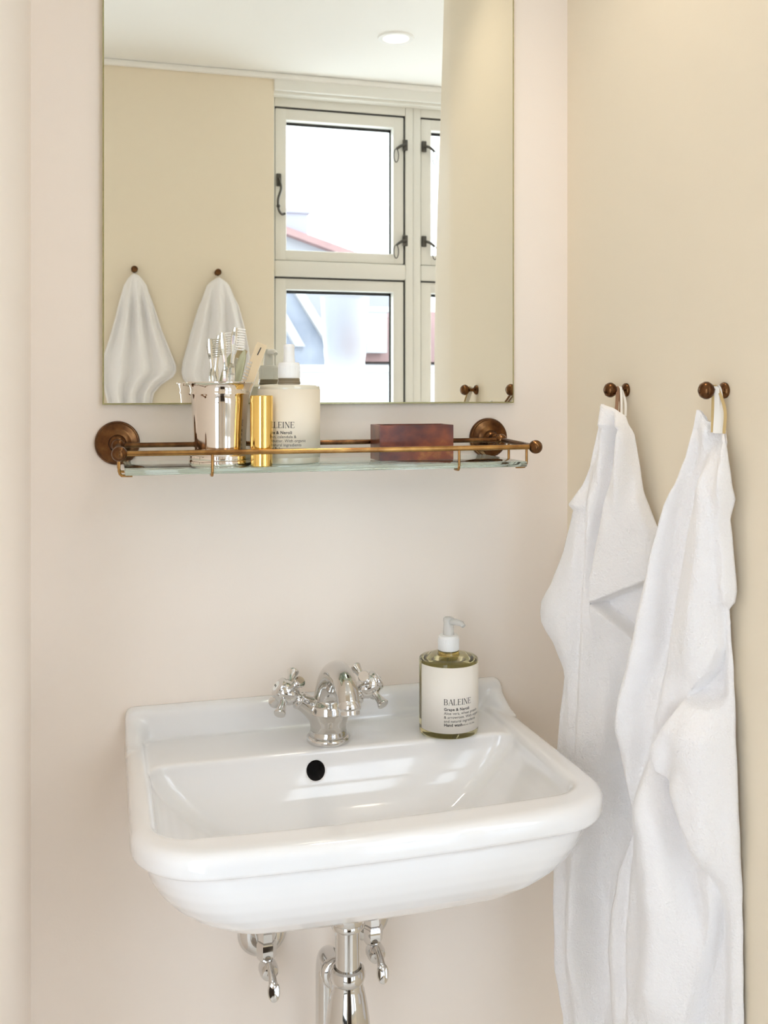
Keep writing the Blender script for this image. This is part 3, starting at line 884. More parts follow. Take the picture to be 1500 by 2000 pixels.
for s_ in (0.995, 0.975, 0.945, 0.90, 0.84, 0.76, 0.66, 0.52, 0.36, 0.2, 0.085):
    zz = ZR - 0.013 - (BD - 0.013) * (1 - s_ ** 2.1) ** (1 / 1.45)
    ring([(icx + (x - icx) * s_, icy + (y - icy) * s_) for x, y in ip], zz)
bm = bmesh.new()
vr = [[bm.verts.new(p) for p in r] for r in rings]
for a, b in zip(vr[:-1], vr[1:]):
    n = len(a)
    for k in range(n):
        bm.faces.new((a[k], a[(k + 1) % n], b[(k + 1) % n], b[k]))
bm.faces.new(vr[0][::-1]); bm.faces.new(vr[-1])
# upstand along the wall, with ends sweeping down to the side rims
def upstand():
    n = 240
    prof_prev = None
    for k in range(n + 1):
        x = BX0 + 0.0008 + (BX1 - BX0 - 0.0016) * k / n
        e = min(x - BX0, BX1 - x)
        top = EYE - 0.434 - 0.012 * (1 - math.sqrt(max(0.0, 1 - (1 - min(1.0, e / 0.012)) ** 2)))
        dep = 0.0185 + 0.050 * (1 - sstep((e - 0.012) / 0.022))       # thickness grows into the side rim
        lower = 0.0185
        pr = [(x, 0.0, ZR - 0.02), (x, 0.0, top), (x, -lower * 0.30, top - 0.0002), (x, -lower * 0.62, top - 0.0025), (x, -lower * 0.84, top - 0.0065), (x, -lower * 0.94, top - 0.013)]
        z1 = ZR + 0.0005 - 0.006 * sstep((e - 0.012) / 0.022)
        for q in range(1, 11):
            t = q / 10
            pr.append((x, -(lower * 0.94 + (dep + 0.002 - lower * 0.94) * t), z1 + (top - 0.013 - z1) * (1 - t) ** 2.0))
        pr.append((x, -dep - 0.004, ZR - 0.02))
        r_ = [bm.verts.new(p) for p in pr]
        if prof_prev:
            m_ = len(r_)
            for j in range(m_):
                bm.faces.new((prof_prev[j], prof_prev[(j + 1) % m_], r_[(j + 1) % m_], r_[j]))
        else:
            bm.faces.new(r_)
        prof_prev = r_
    bm.faces.new(prof_prev[::-1])
upstand()
me = fuse(bm, 0.0023, 9, 0.5)
# overflow: sink the wall of the bowl inwards behind a round hole
n = len(me.vertices); co = np.empty(n * 3); me.vertices.foreach_get('co', co); co = co.reshape(-1, 3)
HX, HZ = 0.2665, (EYE - 0.5005)
sel = (co[:, 1] > -0.20) & (co[:, 1] < -0.10) & (co[:, 2] < ZR - 0.006) & (co[:, 2] > ZR - 0.07)
nr = np.empty(n * 3); me.vertices.foreach_get('normal', nr); nr = nr.reshape(-1, 3)
sel &= nr[:, 1] < -0.2
d_ = np.sqrt((co[:, 0] - HX) ** 2 + (co[:, 2] - HZ) ** 2)
hole = sel & (d_ < 0.0108)
near = sel & (d_ >= 0.0108) & (d_ < 0.0140)
s_ = 0.0124 / d_[near]                      # snap the edge of the hole onto a true circle
co[near, 0] = HX + (co[near, 0] - HX) * s_; co[near, 2] = HZ + (co[near, 2] - HZ) * s_
co[hole, 1] += 0.022
me.vertices.foreach_set('co', co.ravel())
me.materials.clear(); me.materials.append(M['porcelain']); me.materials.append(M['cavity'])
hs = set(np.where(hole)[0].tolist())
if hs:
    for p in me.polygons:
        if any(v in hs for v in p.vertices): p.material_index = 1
me.update()
bs = thing('washbasin', (BCX, 0, ZR), 'white ceramic wall-hung washbasin with low upstand and round overflow hole', 'washbasin')
ob = link('basin_body', me, None, bs, True); ob.location = -bs.location
# waste fitting in the bowl
bm = bmesh.new()
WM = Matrix.Translation((icx, icy, ZR - BD + 0.0005))
add_lathe(bm, [(0, 0.006), (0.010, 0.0055), (0.016, 0.003), (0.018, 0.001), (0.024, 0.003), (0.031, 0.002), (0.032, 0.0), (0.032, -0.002), (0, -0.002)], WM, 40)
o = part('drain_plug', bm, M['chrome'], bs)

# ------------------------------------------------------------------ mixer tap
TX, TY, TZ = 0.292, -0.084, DECK
tp = thing('basin_tap', (TX, TY, TZ), 'chrome two-handle basin mixer tap with cross handles on the washbasin ledge', 'tap')
bm = bmesh.new()
add_lathe(bm, [(0, 0.004), (0.0265, 0.004), (0.0258, 0.010), (0.0242, 0.016), (0.0245, 0.022), (0.0275, 0.032), (0.0290, 0.040), (0.0265, 0.050), (0.018, 0.058), (0.008, 0.062), (0, 0.063)], Matrix(), 48)
A34 = radians(34)
for s_ in (-1, 1):
    d = Vector((s_ * cos(A34), 0, sin(A34)))
    p0 = Vector((0, 0, 0.031))
    add_tube(bm, [tuple(p0 + d * q) for q in (0.0, 0.018, 0.028, 0.038, 0.048)], [0.0200, 0.0180, 0.0145, 0.0122, 0.0112], 24)
sp = spline([(0, 0.004, 0.022), (0, 0.002, 0.052), (0, -0.018, 0.086), (0, -0.052, 0.105), (0, -0.086, 0.107), (0, -0.108, 0.098), (0, -0.119, 0.083)], 6)
rs = [0.0205, 0.0200, 0.0180, 0.0165, 0.0155, 0.0148, 0.0140]
rr = []
for k in range(len(sp)):
    f = k / (len(sp) - 1) * (len(rs) - 1); i = min(int(f), len(rs) - 2)
    rr.append(rs[i] + (rs[i + 1] - rs[i]) * (f - i))
add_tube(bm, sp, rr, 28)
me = fuse(bm, 0.0011, 8, 0.5)
link('tap_body', me, M['chrome_worn'], tp)
bm = bmesh.new(); add_lathe(bm, [(0, 0.0), (0.0290, 0.0), (0.0298, 0.0012), (0.0298, 0.0058), (0.0285, 0.0075), (0.0268, 0.0082), (0, 0.0082)], Matrix(), 48)
obj('base_ring', bm, M['chrome'], tp)
bm = bmesh.new()
NM = frame_to((0, -0.1195, 0.084), (0, -0.30, -1))
add_lathe(bm, [(0, -0.004), (0.0130, -0.004), (0.0148, 0.0), (0.0150, 0.004), (0.0140, 0.0065), (0.0130, 0.0075), (0.0128, 0.012), (0.0105, 0.013), (0, 0.011)], NM, 32)
obj('aerator', bm, M['chrome'], tp)
for s_ in (-1, 1):
    d = Vector((s_ * cos(A34), 0, sin(A34)))
    HM = frame_to(Vector((0, 0, 0.031)) + d * 0.046, d)
    hd = bpy.data.objects.new('handle', None)
    bm = bmesh.new()
    add_lathe(bm, [(0, 0), (0.0118, 0), (0.0126, 0.0015), (0.0126, 0.004), (0.0104, 0.006), (0.0104, 0.008), (0.0135, 0.0115), (0.0152, 0.017), (0.0158, 0.023), (0.0156, 0.029), (0.0140, 0.0330), (0.0145, 0.0342), (0.0140, 0.0375), (0.0112, 0.0395), (0.0092, 0.0400), (0, 0.0405)], HM, 36)
    hub = obj('handle', bm, M['chrome'], tp)
    bm = bmesh.new()
    u = Vector((-s_ * sin(A34), 0, cos(A34))); w = Vector((0, 1, 0))
    c = Vector((0, 0, 0.031)) + d * (0.046 + 0.023)
    for q in range(4):
        a = pi / 4 + q * pi / 2
        e = u * cos(a) + w * sin(a)
        add_lathe(bm, [(0, 0.008), (0.0066, 0.008), (0.0052, 0.0155), (0.0048, 0.0200), (0.0056, 0.0260), (0.0072, 0.0310), (0.0080, 0.0330), (0.0080, 0.0345), (0.0070, 0.0355), (0, 0.0357)], frame_to(c, e), 24)
    obj('cross_arm', bm, M['chrome'], hub)
    bm = bmesh.new()
    add_lathe(bm, [(0, 0.0400), (0.0070, 0.0400), (0.0068, 0.0408), (0, 0.0412)], HM, 24)
    obj('index_cap', bm, M['white_plastic'], hub, 'auto', 'white round index cap in the end of the handle')
    bm = bmesh.new()
    for k in range(2):
        p = HM @ Vector(((k - 0.5) * 0.005, 0, 0.0412))
        add_lathe(bm, [(0, 0), (0.0014, 0), (0.0014, 0.0003), (0, 0.0003)], frame_to(p, d), 8)
    obj('index_mark', bm, M['ink'], hub, False)

# ------------------------------------------------------------------ valves and trap under the basin
def angle_valve(x, z, label):
    t = thing('angle_valve', (x, 0, z), label, 'valve', 'angle valves under the basin')
    bm = bmesh.new()
    add_lathe(bm, [(0, 0), (0.0350, 0), (0.0350, 0.0018), (0.0340, 0.004), (0.0300, 0.0095), (0.0240, 0.0125), (0.0185, 0.0135), (0.0178, 0.0115), (0, 0.0115)], frame_to((0, 0, 0), (0, -1, 0)), 48)
    obj('wall_rosette', bm, M['chrome'], t)
    bm = bmesh.new()
    add_lathe(bm, [(0, 0.004), (0.0110, 0.004), (0.0110, 0.034), (0, 0.034)], frame_to((0, 0, 0), (0, -1, 0)), 32)
    add_lathe(bm, [(0, -0.018), (0.0100, -0.018), (0.0135, -0.013), (0.0140, -0.004), (0.0140, 0.006), (0.0120, 0.0085), (0, 0.0085)], frame_to((0, -0.042, 0), (0, 0, 1)), 6)
    obj('valve_body', bm, M['chrome'], t)
    bm = bmesh.new()
    add_lathe(bm, [(0, 0.0085), (0.0105, 0.0085), (0.0118, 0.011), (0.0118, 0.022), (0.0090, 0.025), (0.0068, 0.027), (0.0068, 0.032), (0, 0.032)], frame_to((0, -0.042, 0), (0, 0, 1)), 6)
    obj('compression_nut', bm, M['chrome'], t, False)
    bm = bmesh.new(); add_tube(bm, [(0, -0.042, 0.030), (0, -0.042, 0.07), (0, -0.040, 0.10)], 0.0050, 16)
    for k in range(6):
        add_lathe(bm, [(0.0050, 0), (0.0056, 0.0008), (0.0050, 0.0016)], Matrix.Translation((0, -0.042, 0.034 + k * 0.0022)), 16)
    obj('supply_pipe', bm, M['chrome'], t)
    bm = bmesh.new()
    add_lathe(bm, [(0, 0.0), (0.0120, 0.0), (0.0130, 0.003), (0.0130, 0.013), (0.0110, 0.018), (0.0060, 0.0205), (0, 0.021)], frame_to((0, -0.042, -0.024), (0.15, -1, -0.25)), 28)
    obj('stem_dome', bm, M['chrome'], t)
    bm = bmesh.new()
    add_tube(bm, [(0.001, -0.058, -0.014), (0.003, -0.068, -0.024), (0.004, -0.074, -0.036)], [0.0040, 0.0050, 0.0062], 16)
    add_lathe(bm, [(0, 0.0), (0.0078, 0.0), (0.0092, 0.002), (0.0092, 0.005), (0.0078, 0.0065), (0, 0.0075)], frame_to((0.004, -0.074, -0.042), (0, -1, 0.25)), 28, 0, 0.90, 1.45)
    obj('valve_lever', bm, M['chrome'], t)
    return t
angle_valve(0.2145, EYE - 0.7685, 'chrome angle valve with oval lever under the basin, left of the trap')
angle_valve(0.3665, EYE - 0.7685, 'chrome angle valve with oval lever under the basin, right of the trap')

PX, PY = 0.296, -0.180
tr = thing('bottle_trap', (PX, PY, EYE - 0.90), 'polished chrome bottle trap with curved outlet pipe hanging under the washbasin', 'trap')
z_ = lambda h_: 0.90 - h_          # h below eye -> local z
bm = bmesh.new()
add_lathe(bm, [(0, z_(.640)), (0.026, z_(.640)), (0.028, z_(.646)), (0.028, z_(.652)), (0, z_(.652))], Matrix(), 40)
obj('rubber_gasket', bm, M['rubber'], tr)
bm = bmesh.new()
add_lathe(bm, [(0, z_(.652)), (0.0205, z_(.652)), (0.0215, z_(.654)), (0.0215, z_(.672)), (0.0205, z_(.6735)), (0.0212, z_(.675)), (0.0212, z_(.6785)), (0.0200, z_(.681)), (0.0165, z_(.683)), (0, z_(.683))], Matrix(), 48)
obj('collar', bm, M['chrome'], tr)
bm = bmesh.new(); add_lathe(bm, [(0, z_(.682)), (0.0157, z_(.682)), (0.0157, z_(.745)), (0, z_(.745))], Matrix(), 48)
obj('down_pipe', bm, M['chrome'], tr)
bm = bmesh.new()
add_lathe(bm, [(0.0160, z_(.734)), (0.0180, z_(.731)), (0.0208, z_(.733)), (0.0222, z_(.738)), (0.0222, z_(.743)), (0.0208, z_(.748)), (0.0190, z_(.750)), (0.0160, z_(.746)), (0.0160, z_(.734))], Matrix(), 48)
obj('trap_nut', bm, M['chrome'], tr)
bm = bmesh.new()
add_lathe(bm, [(0, z_(.746)), (0.0190, z_(.747)), (0.0198, z_(.752)), (0.0198, z_(.757)), (0.0212, z_(.760)), (0.0245, z_(.775)), (0.0275, z_(.795)), (0.0288, z_(.808)), (0.0284, z_(.815)), (0.0262, z_(.823)), (0.0235, z_(.827)), (0.0240, z_(.830)), (0.0240, z_(.850)), (0.020, z_(.858)), (0.010, z_(.863)), (0, z_(.864))], Matrix(), 56)
obj('trap_bottle', bm, M['chrome'], tr)
lt = text_mesh('Uers', 0.0062)
lt.materials.append(mat('etched_mark', (0.85, 0.85, 0.84), 0.7))
wrap(lt, 0.0287, radians(-24), z_(.8000))
o = link('lettering', lt, None, tr, False)
# outlet: back from the trap, elbow down along the wall
bm = bmesh.new()
pts = [(0, 0.012, z_(.776)), (0, 0.060, z_(.776)), (0, 0.098, z_(.7765))]
el = [(0, 0.098 + 0.034 * sin(a), z_(.7765) - 0.034 * (1 - cos(a))) for a in [k * pi / 16 for k in range(1, 9)]]
pts += el + [(0, 0.132, z_(.87)), (0, 0.132, z_(1.02))]
add_tube(bm, pts, 0.0138, 32)
o = obj('outlet_pipe', bm, M['chrome'], tr)
bm = bmesh.new()
add_lathe(bm, [(0.0138, -0.002), (0.0185, 0.0), (0.0208, 0.003), (0.0208, 0.010), (0.0190, 0.013), (0.0175, 0.014), (0.0138, 0.015)], frame_to((0, 0.074, z_(.776)), (0, -1, 0)), 40)
obj('outlet_nut', bm, M['chrome'], tr)

# ------------------------------------------------------------------ towel hooks
def hook(x, y, z, d, label, group, s=1.0):
    """d = direction away from the wall"""
    t = thing('towel_hook', (x, y, z), label, 'hook', group)
    F_ = frame_to((0, 0, 0), d)
    bm = bmesh.new()
    add_lathe(bm, [(0, 0), (0.0092, 0), (0.0095, 0.0015), (0.0088, 0.0035), (0.0068, 0.0050), (0.0058, 0.0054), (0.0042, 0.0072), (0, 0.0075)], F_, 32)
    obj('wall_rose', bm, M['bronze'], t)
    bm = bmesh.new(); add_lathe(bm, [(0, 0.005), (0.0036, 0.005), (0.0030, 0.010), (0.0034, 0.018), (0, 0.018)], F_, 20)
    obj('stem', bm, M['bronze'], t)
    bm = bmesh.new()
    c = Vector(d).normalized() * 0.0245
    add_lathe(bm, [(0, -0.0088), (0.0045, -0.0082), (0.0082, -0.0050), (0.0102, -0.0010), (0.0101, 0.0020), (0.0082, 0.0060), (0.0045, 0.0086), (0, 0.0094)], frame_to(c, d), 36)
    obj('ball_knob', bm, M['bronze'], t)
    return t
hook(0.6886, -0.182, EYE - 0.0012, (-1, 0, 0), 'aged brass ball hook on the right wall, the one nearer the mirror', 'brass towel hooks')
hook(0.6886, -0.407, EYE - 0.0015, (-1, 0, 0), 'aged brass ball hook on the right wall, the one at the right of the photo', 'brass towel hooks')
hook(0.085, OPP + 0.0001, 1.7085, (0, 1, 0), 'aged brass ball hook on the opposite wall, left one seen in the mirror', 'brass towel hooks')
hook(0.333, OPP + 0.0001, 1.7075, (0, 1, 0), 'aged brass ball hook on the opposite wall beside the window, seen in the mirror', 'brass towel hooks')

# ------------------------------------------------------------------ towels
# outlines: (height, position across the towel) ; 0 and 1 are the two hanging edges
T1_LEFT = [(1.3295, 0.478), (1.3116, 0.459), (1.2701, 0.401), (1.245, 0.362), (1.2178, 0.278), (1.1911, 0.152), (1.1848, 0.203), (1.1262, 0.101), (1.079, -0.023), (1.0516, -0.123), (1.0369, -0.139), (1.0227, -0.128), (0.9981, -0.007), (0.9652, 0.101), (0.9544, 0.117), (0.8966, 0.06), (0.8387, 0.029), (0.697, 0.009), (0.6416, -0.002), (0.5436, 0.024), (0.4841, 0.096), (0.4326, 0.106)]
T1_RIGHT = [(1.3302, 0.488), (1.3249, 0.593), (1.3145, 0.714), (1.2907, 0.787), (1.2636, 0.815), (1.2198, 0.878), (1.1921, 0.936), (1.1719, 0.989), (1.1278, 1.011), (0.9969, 1.002), (0.8642, 0.958), (0.7317, 0.936), (0.4949, 0.936)]
T1_CREASE = [(1.3102, 0.63), (1.2962, 0.686), (1.2515, 0.644), (1.2041, 0.574), (1.152, 0.502), (1.0998, 0.452), (1.0681, 0.459)]
T1_VALLEY_A = [(1.2704, 0.444), (1.245, 0.364), (1.191, 0.349), (1.1283, 0.327), (1.0651, 0.29), (0.9808, 0.26), (0.8995, 0.232), (0.8013, 0.223)]
T1_RIDGE_A = [(1.3056, 0.502), (1.2335, 0.459), (1.1712, 0.415), (1.088, 0.386), (0.9842, 0.371), (0.8808, 0.379), (0.7333, 0.327), (0.5578, 0.241)]
T1_VALLEY_B = [(1.2754, 0.574), (1.1934, 0.531), (1.1205, 0.459)]
T1_FLAP_BOTTOM = [(1.0681, 0.459), (1.1019, 0.884), (1.1135, 1.011)]
T1_FLAP_CORNER = [(1.0681, 0.459), (1.0507, 0.545), (1.0304, 0.769), (1.0203, 0.904)]
T1_VALLEY_C = [(0.8664, 0.614), (0.8205, 0.647), (0.7455, 0.564), (0.6474, 0.514), (0.5047, 0.523)]
T2_LEFT = [(1.3252, 0.661), (1.3026, 0.631), (1.2702, 0.585), (1.239, 0.515), (1.2144, 0.432), (1.1752, 0.372), (1.1354, 0.311), (1.0871, 0.225), (1.0382, 0.149), (0.9983, 0.099), (0.9529, 0.047), (0.9365, 0.03), (0.9212, 0.043), (0.8759, 0.107), (0.8278, 0.179), (0.8233, 0.187), (0.8151, 0.175), (0.7563, 0.047), (0.6848, -0.031), (0.6569, -0.04), (0.6289, -0.031), (0.5647, -0.001), (0.5211, 0.008)]
T2_RIGHT = [(1.3258, 0.676), (1.3137, 0.736), (1.3076, 0.81), (1.3027, 0.861), (1.2834, 0.908), (1.2561, 0.94), (1.2272, 0.958), (1.2044, 0.922), (1.1669, 0.943), (1.1245, 0.961), (1.1122, 0.95), (1.1028, 0.901), (1.0801, 0.908), (1.0349, 0.929), (0.9377, 0.958), (0.8631, 0.982), (0.7442, 0.993), (0.6452, 1.0), (0.6057, 1.003)]
T2_EDGE = [(1.0614, 0.865), (1.0302, 0.799), (0.9943, 0.623), (0.9388, 0.44), (0.9324, 0.432), (0.9091, 0.452), (0.8863, 0.573), (0.8471, 0.695), (0.8023, 0.799), (0.7767, 0.817), (0.7298, 0.784), (0.6733, 0.706), (0.6206, 0.642), (0.5793, 0.623)]
T2_VALLEY_A = [(1.3, 0.788), (1.259, 0.71), (1.2319, 0.653), (1.1863, 0.585), (1.1406, 0.538), (1.0848, 0.468), (1.0285, 0.408), (0.9771, 0.34), (0.9318, 0.283), (0.8643, 0.225)]
T2_VALLEY_B = [(1.2941, 0.687), (1.2488, 0.585), (1.2031, 0.515), (1.1571, 0.468), (1.1019, 0.432), (1.0459, 0.384), (0.9737, 0.254), (0.9069, 0.21), (0.8403, 0.181)]
T2_RIDGE_A = [(1.2883, 0.619), (1.2209, 0.503), (1.1647, 0.396), (1.099, 0.323), (1.0222, 0.225), (0.9803, 0.144), (0.9272, 0.077)]
T2_RIDGE_B = [(1.2692, 0.864), (1.2165, 0.81), (1.1631, 0.754), (1.1096, 0.721), (1.0377, 0.676)]
T2_HEMCURVE = [(1.3036, 0.81), (1.2901, 0.875), (1.2526, 0.929)]
T2_VALLEY_C = [(0.9281, 0.575), (0.8892, 0.507), (0.8308, 0.589), (0.7821, 0.642), (0.7254, 0.721)]
T2_RIDGE_C = [(0.878, 0.283), (0.8093, 0.396), (0.7279, 0.452), (0.6083, 0.41)]
T2_VALLEY_D = [(0.8178, 0.166), (0.7496, 0.122), (0.6819, 0.092), (0.5777, 0.107)]
def line_dist(tab, z, k):
    return k - interp(tab, z)
def zr(tab):
    zs = [a for a, b in tab]; return min(zs), max(zs)
def fade(z, lo, hi, w=0.05):
    return sstep((z - lo) / w + 0.5) * sstep((hi - z) / w + 0.5)

def towel(name, A, B, left, right, relief, label, group, nrow=420, ncol=96, seed=0, zlist=None, arch=0.012, nvec=None, thick=0.0045):
    A, B = Vector((*A, 0)), Vector((*B, 0))
    ab = B - A; W_ = ab.length
    nn = Vector(nvec) if nvec else Vector((ab.y, -ab.x, 0)).normalized()
    zt = max(left[0][0], right[0][0]); zb = min(left[-1][0], right[-1][0])
    verts = []; faces = []
    for i in range(nrow + 1):
        t = i / nrow
        z = zt - (zt - zb) * (t ** 1.12)
        kl, kr = interp(left, z), interp(right, z)
        if z < left[-1][0]: kl = left[-1][1]
        for j in range(ncol + 1):
            u = j / ncol
            k = kl + (kr - kl) * u
            wz = (kr - kl) * W_
            edge = min(u, 1 - u) * wz
            r = arch * (1 - (1 - min(1.0, edge / 0.035)) ** 2) * min(1.0, wz / 0.08)
            r += relief(k, z, u) * 1.9 * sstep(edge / 0.012 + 0.35)
            p = A + ab * k + nn * r
            nz = noise.noise(Vector((p.x * 55 + seed, p.y * 55, z * 30)))
            fz = noise.noise(Vector((p.x * 620 + seed, p.y * 620, z * 620))) + 0.6 * noise.noise(Vector((p.x * 1400, p.y * 1400, z * 1400 + seed)))
            hem = min(edge, (z - zb) + 0.02)
            fz *= 0.0008 if hem > 0.006 else 0.0003
            q = p + nn * (nz * 0.0022 + fz)
            verts.append((min(q.x + ab.x / W_ * fz * 0.5, 0.6835), q.y + ab.y / W_ * fz * 0.5, z + fz * 0.6))
    nc = ncol + 1
    for i in range(nrow):
        for j in range(ncol):
            a = i * nc + j
            faces.append((a, a + 1, a + nc + 1, a + nc))
    me = bpy.data.meshes.new(name); me.from_pydata(verts, [], faces); me.update()
    # orient outward, then give the cloth its thickness
    if me.polygons[len(me.polygons) // 2].normal.dot(nn) < 0: me.flip_normals()
    me2 = evaluated(me, [('SOLIDIFY', dict(thickness=thick, offset=-1.0)), ])
    bpy.data.meshes.remove(me)
    me2.materials.clear(); me2.materials.append(M['towel'])
    return me2

def g(x, w): return math.exp(-(x / w) ** 2)

def relief1(k, z, u):
    r = 0.0
    def vl(tab, amp, w, w2=None):
        lo, hi = zr(tab)
        return amp * g(line_dist(tab, z, k), w) * fade(z, lo, hi, 0.08)
    r -= vl(T1_VALLEY_A, 0.0075, 0.055); r += vl(T1_RIDGE_A, 0.0065, 0.085)
    r -= vl(T1_VALLEY_B, 0.0045, 0.045)
    # crease where the upper layer folds over
    lo, hi = zr(T1_CREASE)
    d = line_dist(T1_CREASE, z, k)
    r += 0.009 * sstep(d / 0.05 + 0.5) * fade(z, lo - 0.03, hi, 0.05) * (1 - sstep((d - 0.10) / 0.5) * 0.6)
    r -= 0.006 * g(d + 0.03, 0.035) * fade(z, lo, hi, 0.06)
    # below the turned-up corner the layer steps back
    zc = interp([(kk, zz) for zz, kk in T1_FLAP_BOTTOM], k) if k > 0.45 else 0
    if k > 0.459 and z < 1.12:
        ztop = 1.0683 + (k - 0.459) * (1.1022 - 1.0683) / (0.882 - 0.459)
        zbot = 1.0683 - (k - 0.459) * (1.0683 - 1.0303) / (0.769 - 0.459)
        if zbot < z < ztop:
            r -= 0.016 * sstep(min(ztop - z, (z - zbot) * 0.6) / 0.005)
    r -= 0.008 * sstep((k - 0.55) / 0.2) * fade(z, 0.3, 1.0, 0.1)
    r -= vl(T1_VALLEY_C, 0.012, 0.12)
    # top: gathered pleat folds fanning from the loop
    r += 0.0035 * sin((k - 0.5) * 36) * sstep((z - 1.17) / 0.08) * sstep((1.325 - z) / 0.03)
    r += 0.003 * sin(k * 21 + z * 3) * fade(z, 0.35, 0.95, 0.1)
    r += 0.004 * fade(z, 1.30, 1.34, 0.006)
    return r
def relief2(k, z, u):
    r = 0.0
    def vl(tab, amp, w):
        lo, hi = zr(tab)
        return amp * g(line_dist(tab, z, k), w) * fade(z, lo, hi, 0.08)
    r -= vl(T2_VALLEY_A, 0.0095, 0.050); r -= vl(T2_VALLEY_B, 0.0080, 0.045)
    r += vl(T2_RIDGE_A, 0.0085, 0.060); r += vl(T2_RIDGE_B, 0.0100, 0.120)
    r -= vl(T2_VALLEY_C, 0.0100, 0.070); r += vl(T2_RIDGE_C, 0.0130, 0.160)
    r -= vl(T2_VALLEY_D, 0.0070, 0.045)
    # the upper layer lies over the right panel down to 0.99; from there the right panel's own
    # selvedge lies in front, with a shaded valley left of it
    d = line_dist(T2_EDGE, z, k)
    hi_ = fade(z, 0.998, 1.125, 0.02)
    r -= 0.013 * sstep(d / 0.03 + 0.5) * hi_ * (1 - sstep((k - 0.80) / 0.12))
    md = fade(z, 0.81, 0.985, 0.06)
    rt_ = 1 - sstep((k - 0.80) / 0.15)
    r += 0.016 * sstep(d / 0.03 + 0.5) * md * (0.35 + 0.65 * rt_)
    r -= 0.008 * g(d + 0.06, 0.06) * md
    # below, the middle panel swells forward over the right strip
    dn = fade(z, 0.30, 0.78, 0.10)
    r -= 0.015 * sstep(d / 0.05 + 0.5) * dn * rt_
    # right edge above 1.11 is a layer lying in front
    r += 0.006 * sstep((k - 0.84) / 0.08) * fade(z, 1.108, 1.30, 0.01)
    dh = line_dist(T2_HEMCURVE, z, k)
    r += 0.006 * sstep(dh / 0.03 + 0.5) * fade(z, 1.235, 1.30, 0.02)
    r += 0.0035 * sin((k - 0.5) * 30 + 1) * sstep((z - 1.20) / 0.06) * sstep((1.32 - z) / 0.02)
    return r

def place_towel(name, loc, meshes, label, group):
    t = thing(name, loc, label, 'towel', group)
    for nm, me, lb in meshes:
        o = link(nm, me, None, t, True, lb); o.location = -t.location
    return t
def ribbon(pts, w, axis, m, root, name='hanging_loop', label=None, th=0.0008):
    bm = bmesh.new(); P_ = [Vector(p) for p in spline(pts, 8)]
    ax_ = Vector(axis).normalized()
    prev = None
    for i, p in enumerate(P_):
        tdir = (P_[min(i + 1, len(P_) - 1)] - P_[max(i - 1, 0)]).normalized()
        a = (ax_ - tdir * ax_.dot(tdir)).normalized(); b = tdir.cross(a).normalized()
        r_ = [bm.verts.new(p + a * (w / 2) * s1 + b * (th / 2) * s2) for s1, s2 in ((-1, -1), (1, -1), (1, 1), (-1, 1))]
        if prev:
            for j in range(4): bm.faces.new((prev[j], prev[(j + 1) % 4], r_[(j + 1) % 4], r_[j]))
        else: bm.faces.new(r_)
        prev = r_
    bm.faces.new(prev[::-1])
    o = obj(name, bm, m, root, 'auto', label); o.location = -root.location
    return o

m1 = towel('towel', (0.600, -0.137), (0.683, -0.277), T1_LEFT, T1_RIGHT, relief1, '', '', seed=3.1)
tw1 = place_towel('hand_towel', (0.64, -0.20, 1.33), [('terry_cloth', m1, None)],
                  'white terry towel hanging from the brass hook nearer the mirror, behind the basin corner', 'white terry towels')
m2 = towel('towel', (0.605, -0.297), (0.683, -0.450), T2_LEFT, T2_RIGHT, relief2, '', '', seed=7.7)
tw2 = place_towel('hand_towel', (0.64, -0.38, 1.33), [('terry_cloth', m2, None)],
                  'white terry towel hanging in front from the right-hand hook, partly covering the other towel', 'white terry towels')
VX = (0.87, -0.5, 0)
ribbon([(0.6600, -0.2190, 1.3140), (0.6680, -0.2050, 1.332), (0.6750, -0.1910, 1.3490), (0.6765, -0.1860, 1.3533), (0.6800, -0.1850, 1.3480), (0.6750, -0.2030, 1.332), (0.6660, -0.2190, 1.314)], 0.0030, VX, M['ribbon'], tw1, label='white cotton hanging loop')
ribbon([(0.6560, -0.2120, 1.3160), (0.6640, -0.2000, 1.332), (0.6710, -0.1890, 1.3480), (0.6725, -0.1840, 1.3535), (0.6750, -0.1820, 1.3490), (0.6700, -0.2000, 1.332), (0.6610, -0.2150, 1.315)], 0.0046, VX, M['leather'], tw1, 'hanging_loop', 'brown hanging loop')
ribbon([(0.6650, -0.4230, 1.3000), (0.6700, -0.4180, 1.325), (0.6750, -0.4110, 1.3480), (0.6760, -0.4085, 1.3533), (0.6790, -0.4100, 1.3480), (0.6750, -0.4200, 1.325), (0.6680, -0.4270, 1.300)], 0.0056, VX, M['ribbon'], tw2, label='white cotton hanging loop')
ribbon([(0.6630, -0.4200, 1.3010), (0.6670, -0.4150, 1.328), (0.6725, -0.4080, 1.3490), (0.6735, -0.4075, 1.3538), (0.6770, -0.4110, 1.3490), (0.6760, -0.4250, 1.326), (0.6700, -0.4320, 1.300)], 0.0034, VX, M['tan_ribbon'], tw2, 'hanging_loop', 'tan hanging loop')

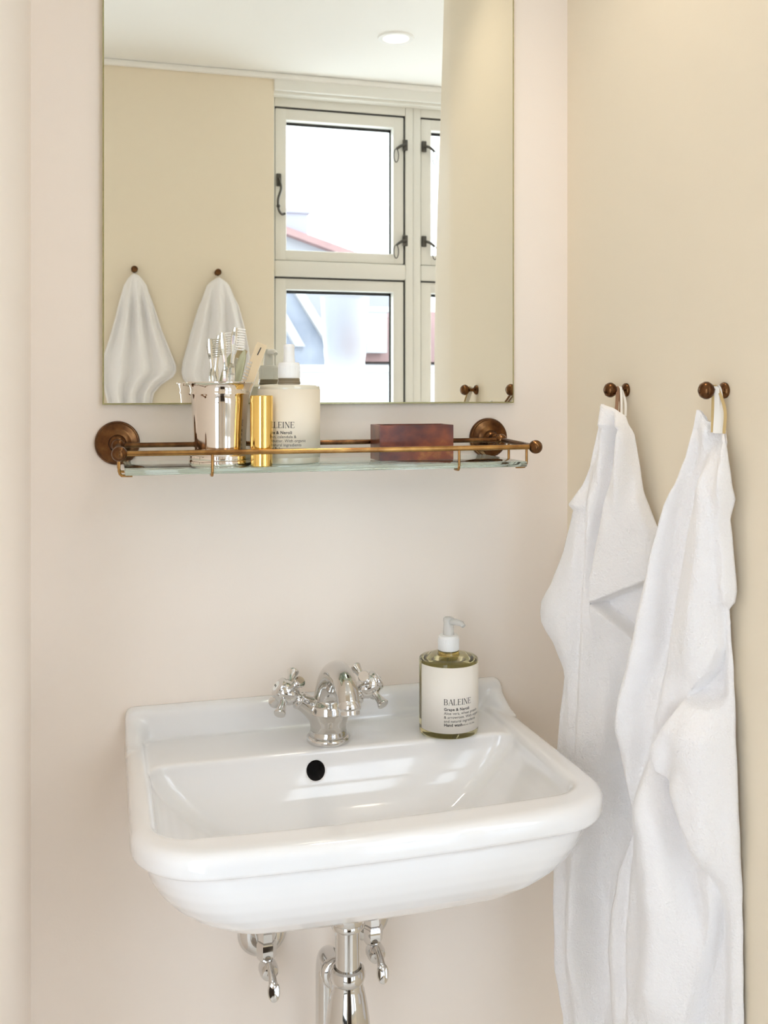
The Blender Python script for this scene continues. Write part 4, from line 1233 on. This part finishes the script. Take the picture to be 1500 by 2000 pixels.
# the pair on the opposite wall, seen only in the mirror
def cone_relief(ph, n_):
    def f(k, z, u):
        return 0.010 * sin((u - 0.5) * n_ * pi + ph) * sstep((1.70 - z) / 0.15) + 0.012 * sin(pi * u)
    return f
LA = [(1.694, 0.080), (1.690, 0.074), (1.680, 0.066), (1.659, 0.054), (1.610, 0.040), (1.566, 0.030), (1.50, 0.012), (1.44, -0.008), (1.41, -0.016), (1.38, -0.010), (1.25, 0.02), (0.95, 0.03)]
RA = [(1.694, 0.088), (1.690, 0.097), (1.680, 0.107), (1.661, 0.120), (1.60, 0.139), (1.537, 0.158), (1.47, 0.184), (1.42, 0.204), (1.405, 0.205), (1.39, 0.196), (1.365, 0.160), (1.34, 0.139), (1.303, 0.132), (0.95, 0.120)]
ma = towel('towel', (0, OPP + 0.024), (1, OPP + 0.024), LA, RA, cone_relief(0.4, 7), '', '', nrow=220, ncol=80, seed=1.2, nvec=(0, 1, 0), arch=0.010)
ta = place_towel('hanging_towel', (0.085, OPP + 0.02, 1.69), [('terry_cloth', ma, None)], 'white towel on the opposite wall, at the left edge of the mirror', 'towels on the opposite wall')
LB = [(1.690, 0.329), (1.686, 0.322), (1.676, 0.308), (1.666, 0.299), (1.60, 0.276), (1.507, 0.250), (1.43, 0.229), (1.40, 0.226), (1.385, 0.230), (1.366, 0.242), (1.33, 0.27), (1.25, 0.283), (0.95, 0.29)]
RB = [(1.690, 0.337), (1.686, 0.346), (1.676, 0.360), (1.668, 0.367), (1.605, 0.394), (1.54, 0.411), (1.478, 0.424), (1.44, 0.428), (1.40, 0.420), (1.37, 0.405), (1.30, 0.39), (0.95, 0.385)]
mb = towel('towel', (0, OPP + 0.024), (1, OPP + 0.024), LB, RB, cone_relief(1.9, 6), '', '', nrow=220, ncol=80, seed=5.2, nvec=(0, 1, 0), arch=0.010)
tb = place_towel('hanging_towel', (0.333, OPP + 0.02, 1.69), [('terry_cloth', mb, None)], 'white towel on the opposite wall nearest the window, seen in the mirror', 'towels on the opposite wall')
for t_, x in ((ta, 0.085), (tb, 0.333)):
    ribbon([(x - 0.006, OPP + 0.030, 1.684), (x - 0.004, OPP + 0.020, 1.70), (x, OPP + 0.013, 1.7125), (x + 0.004, OPP + 0.020, 1.70), (x + 0.006, OPP + 0.030, 1.684)], 0.004, (0, 1, 0), M['ribbon'], t_)
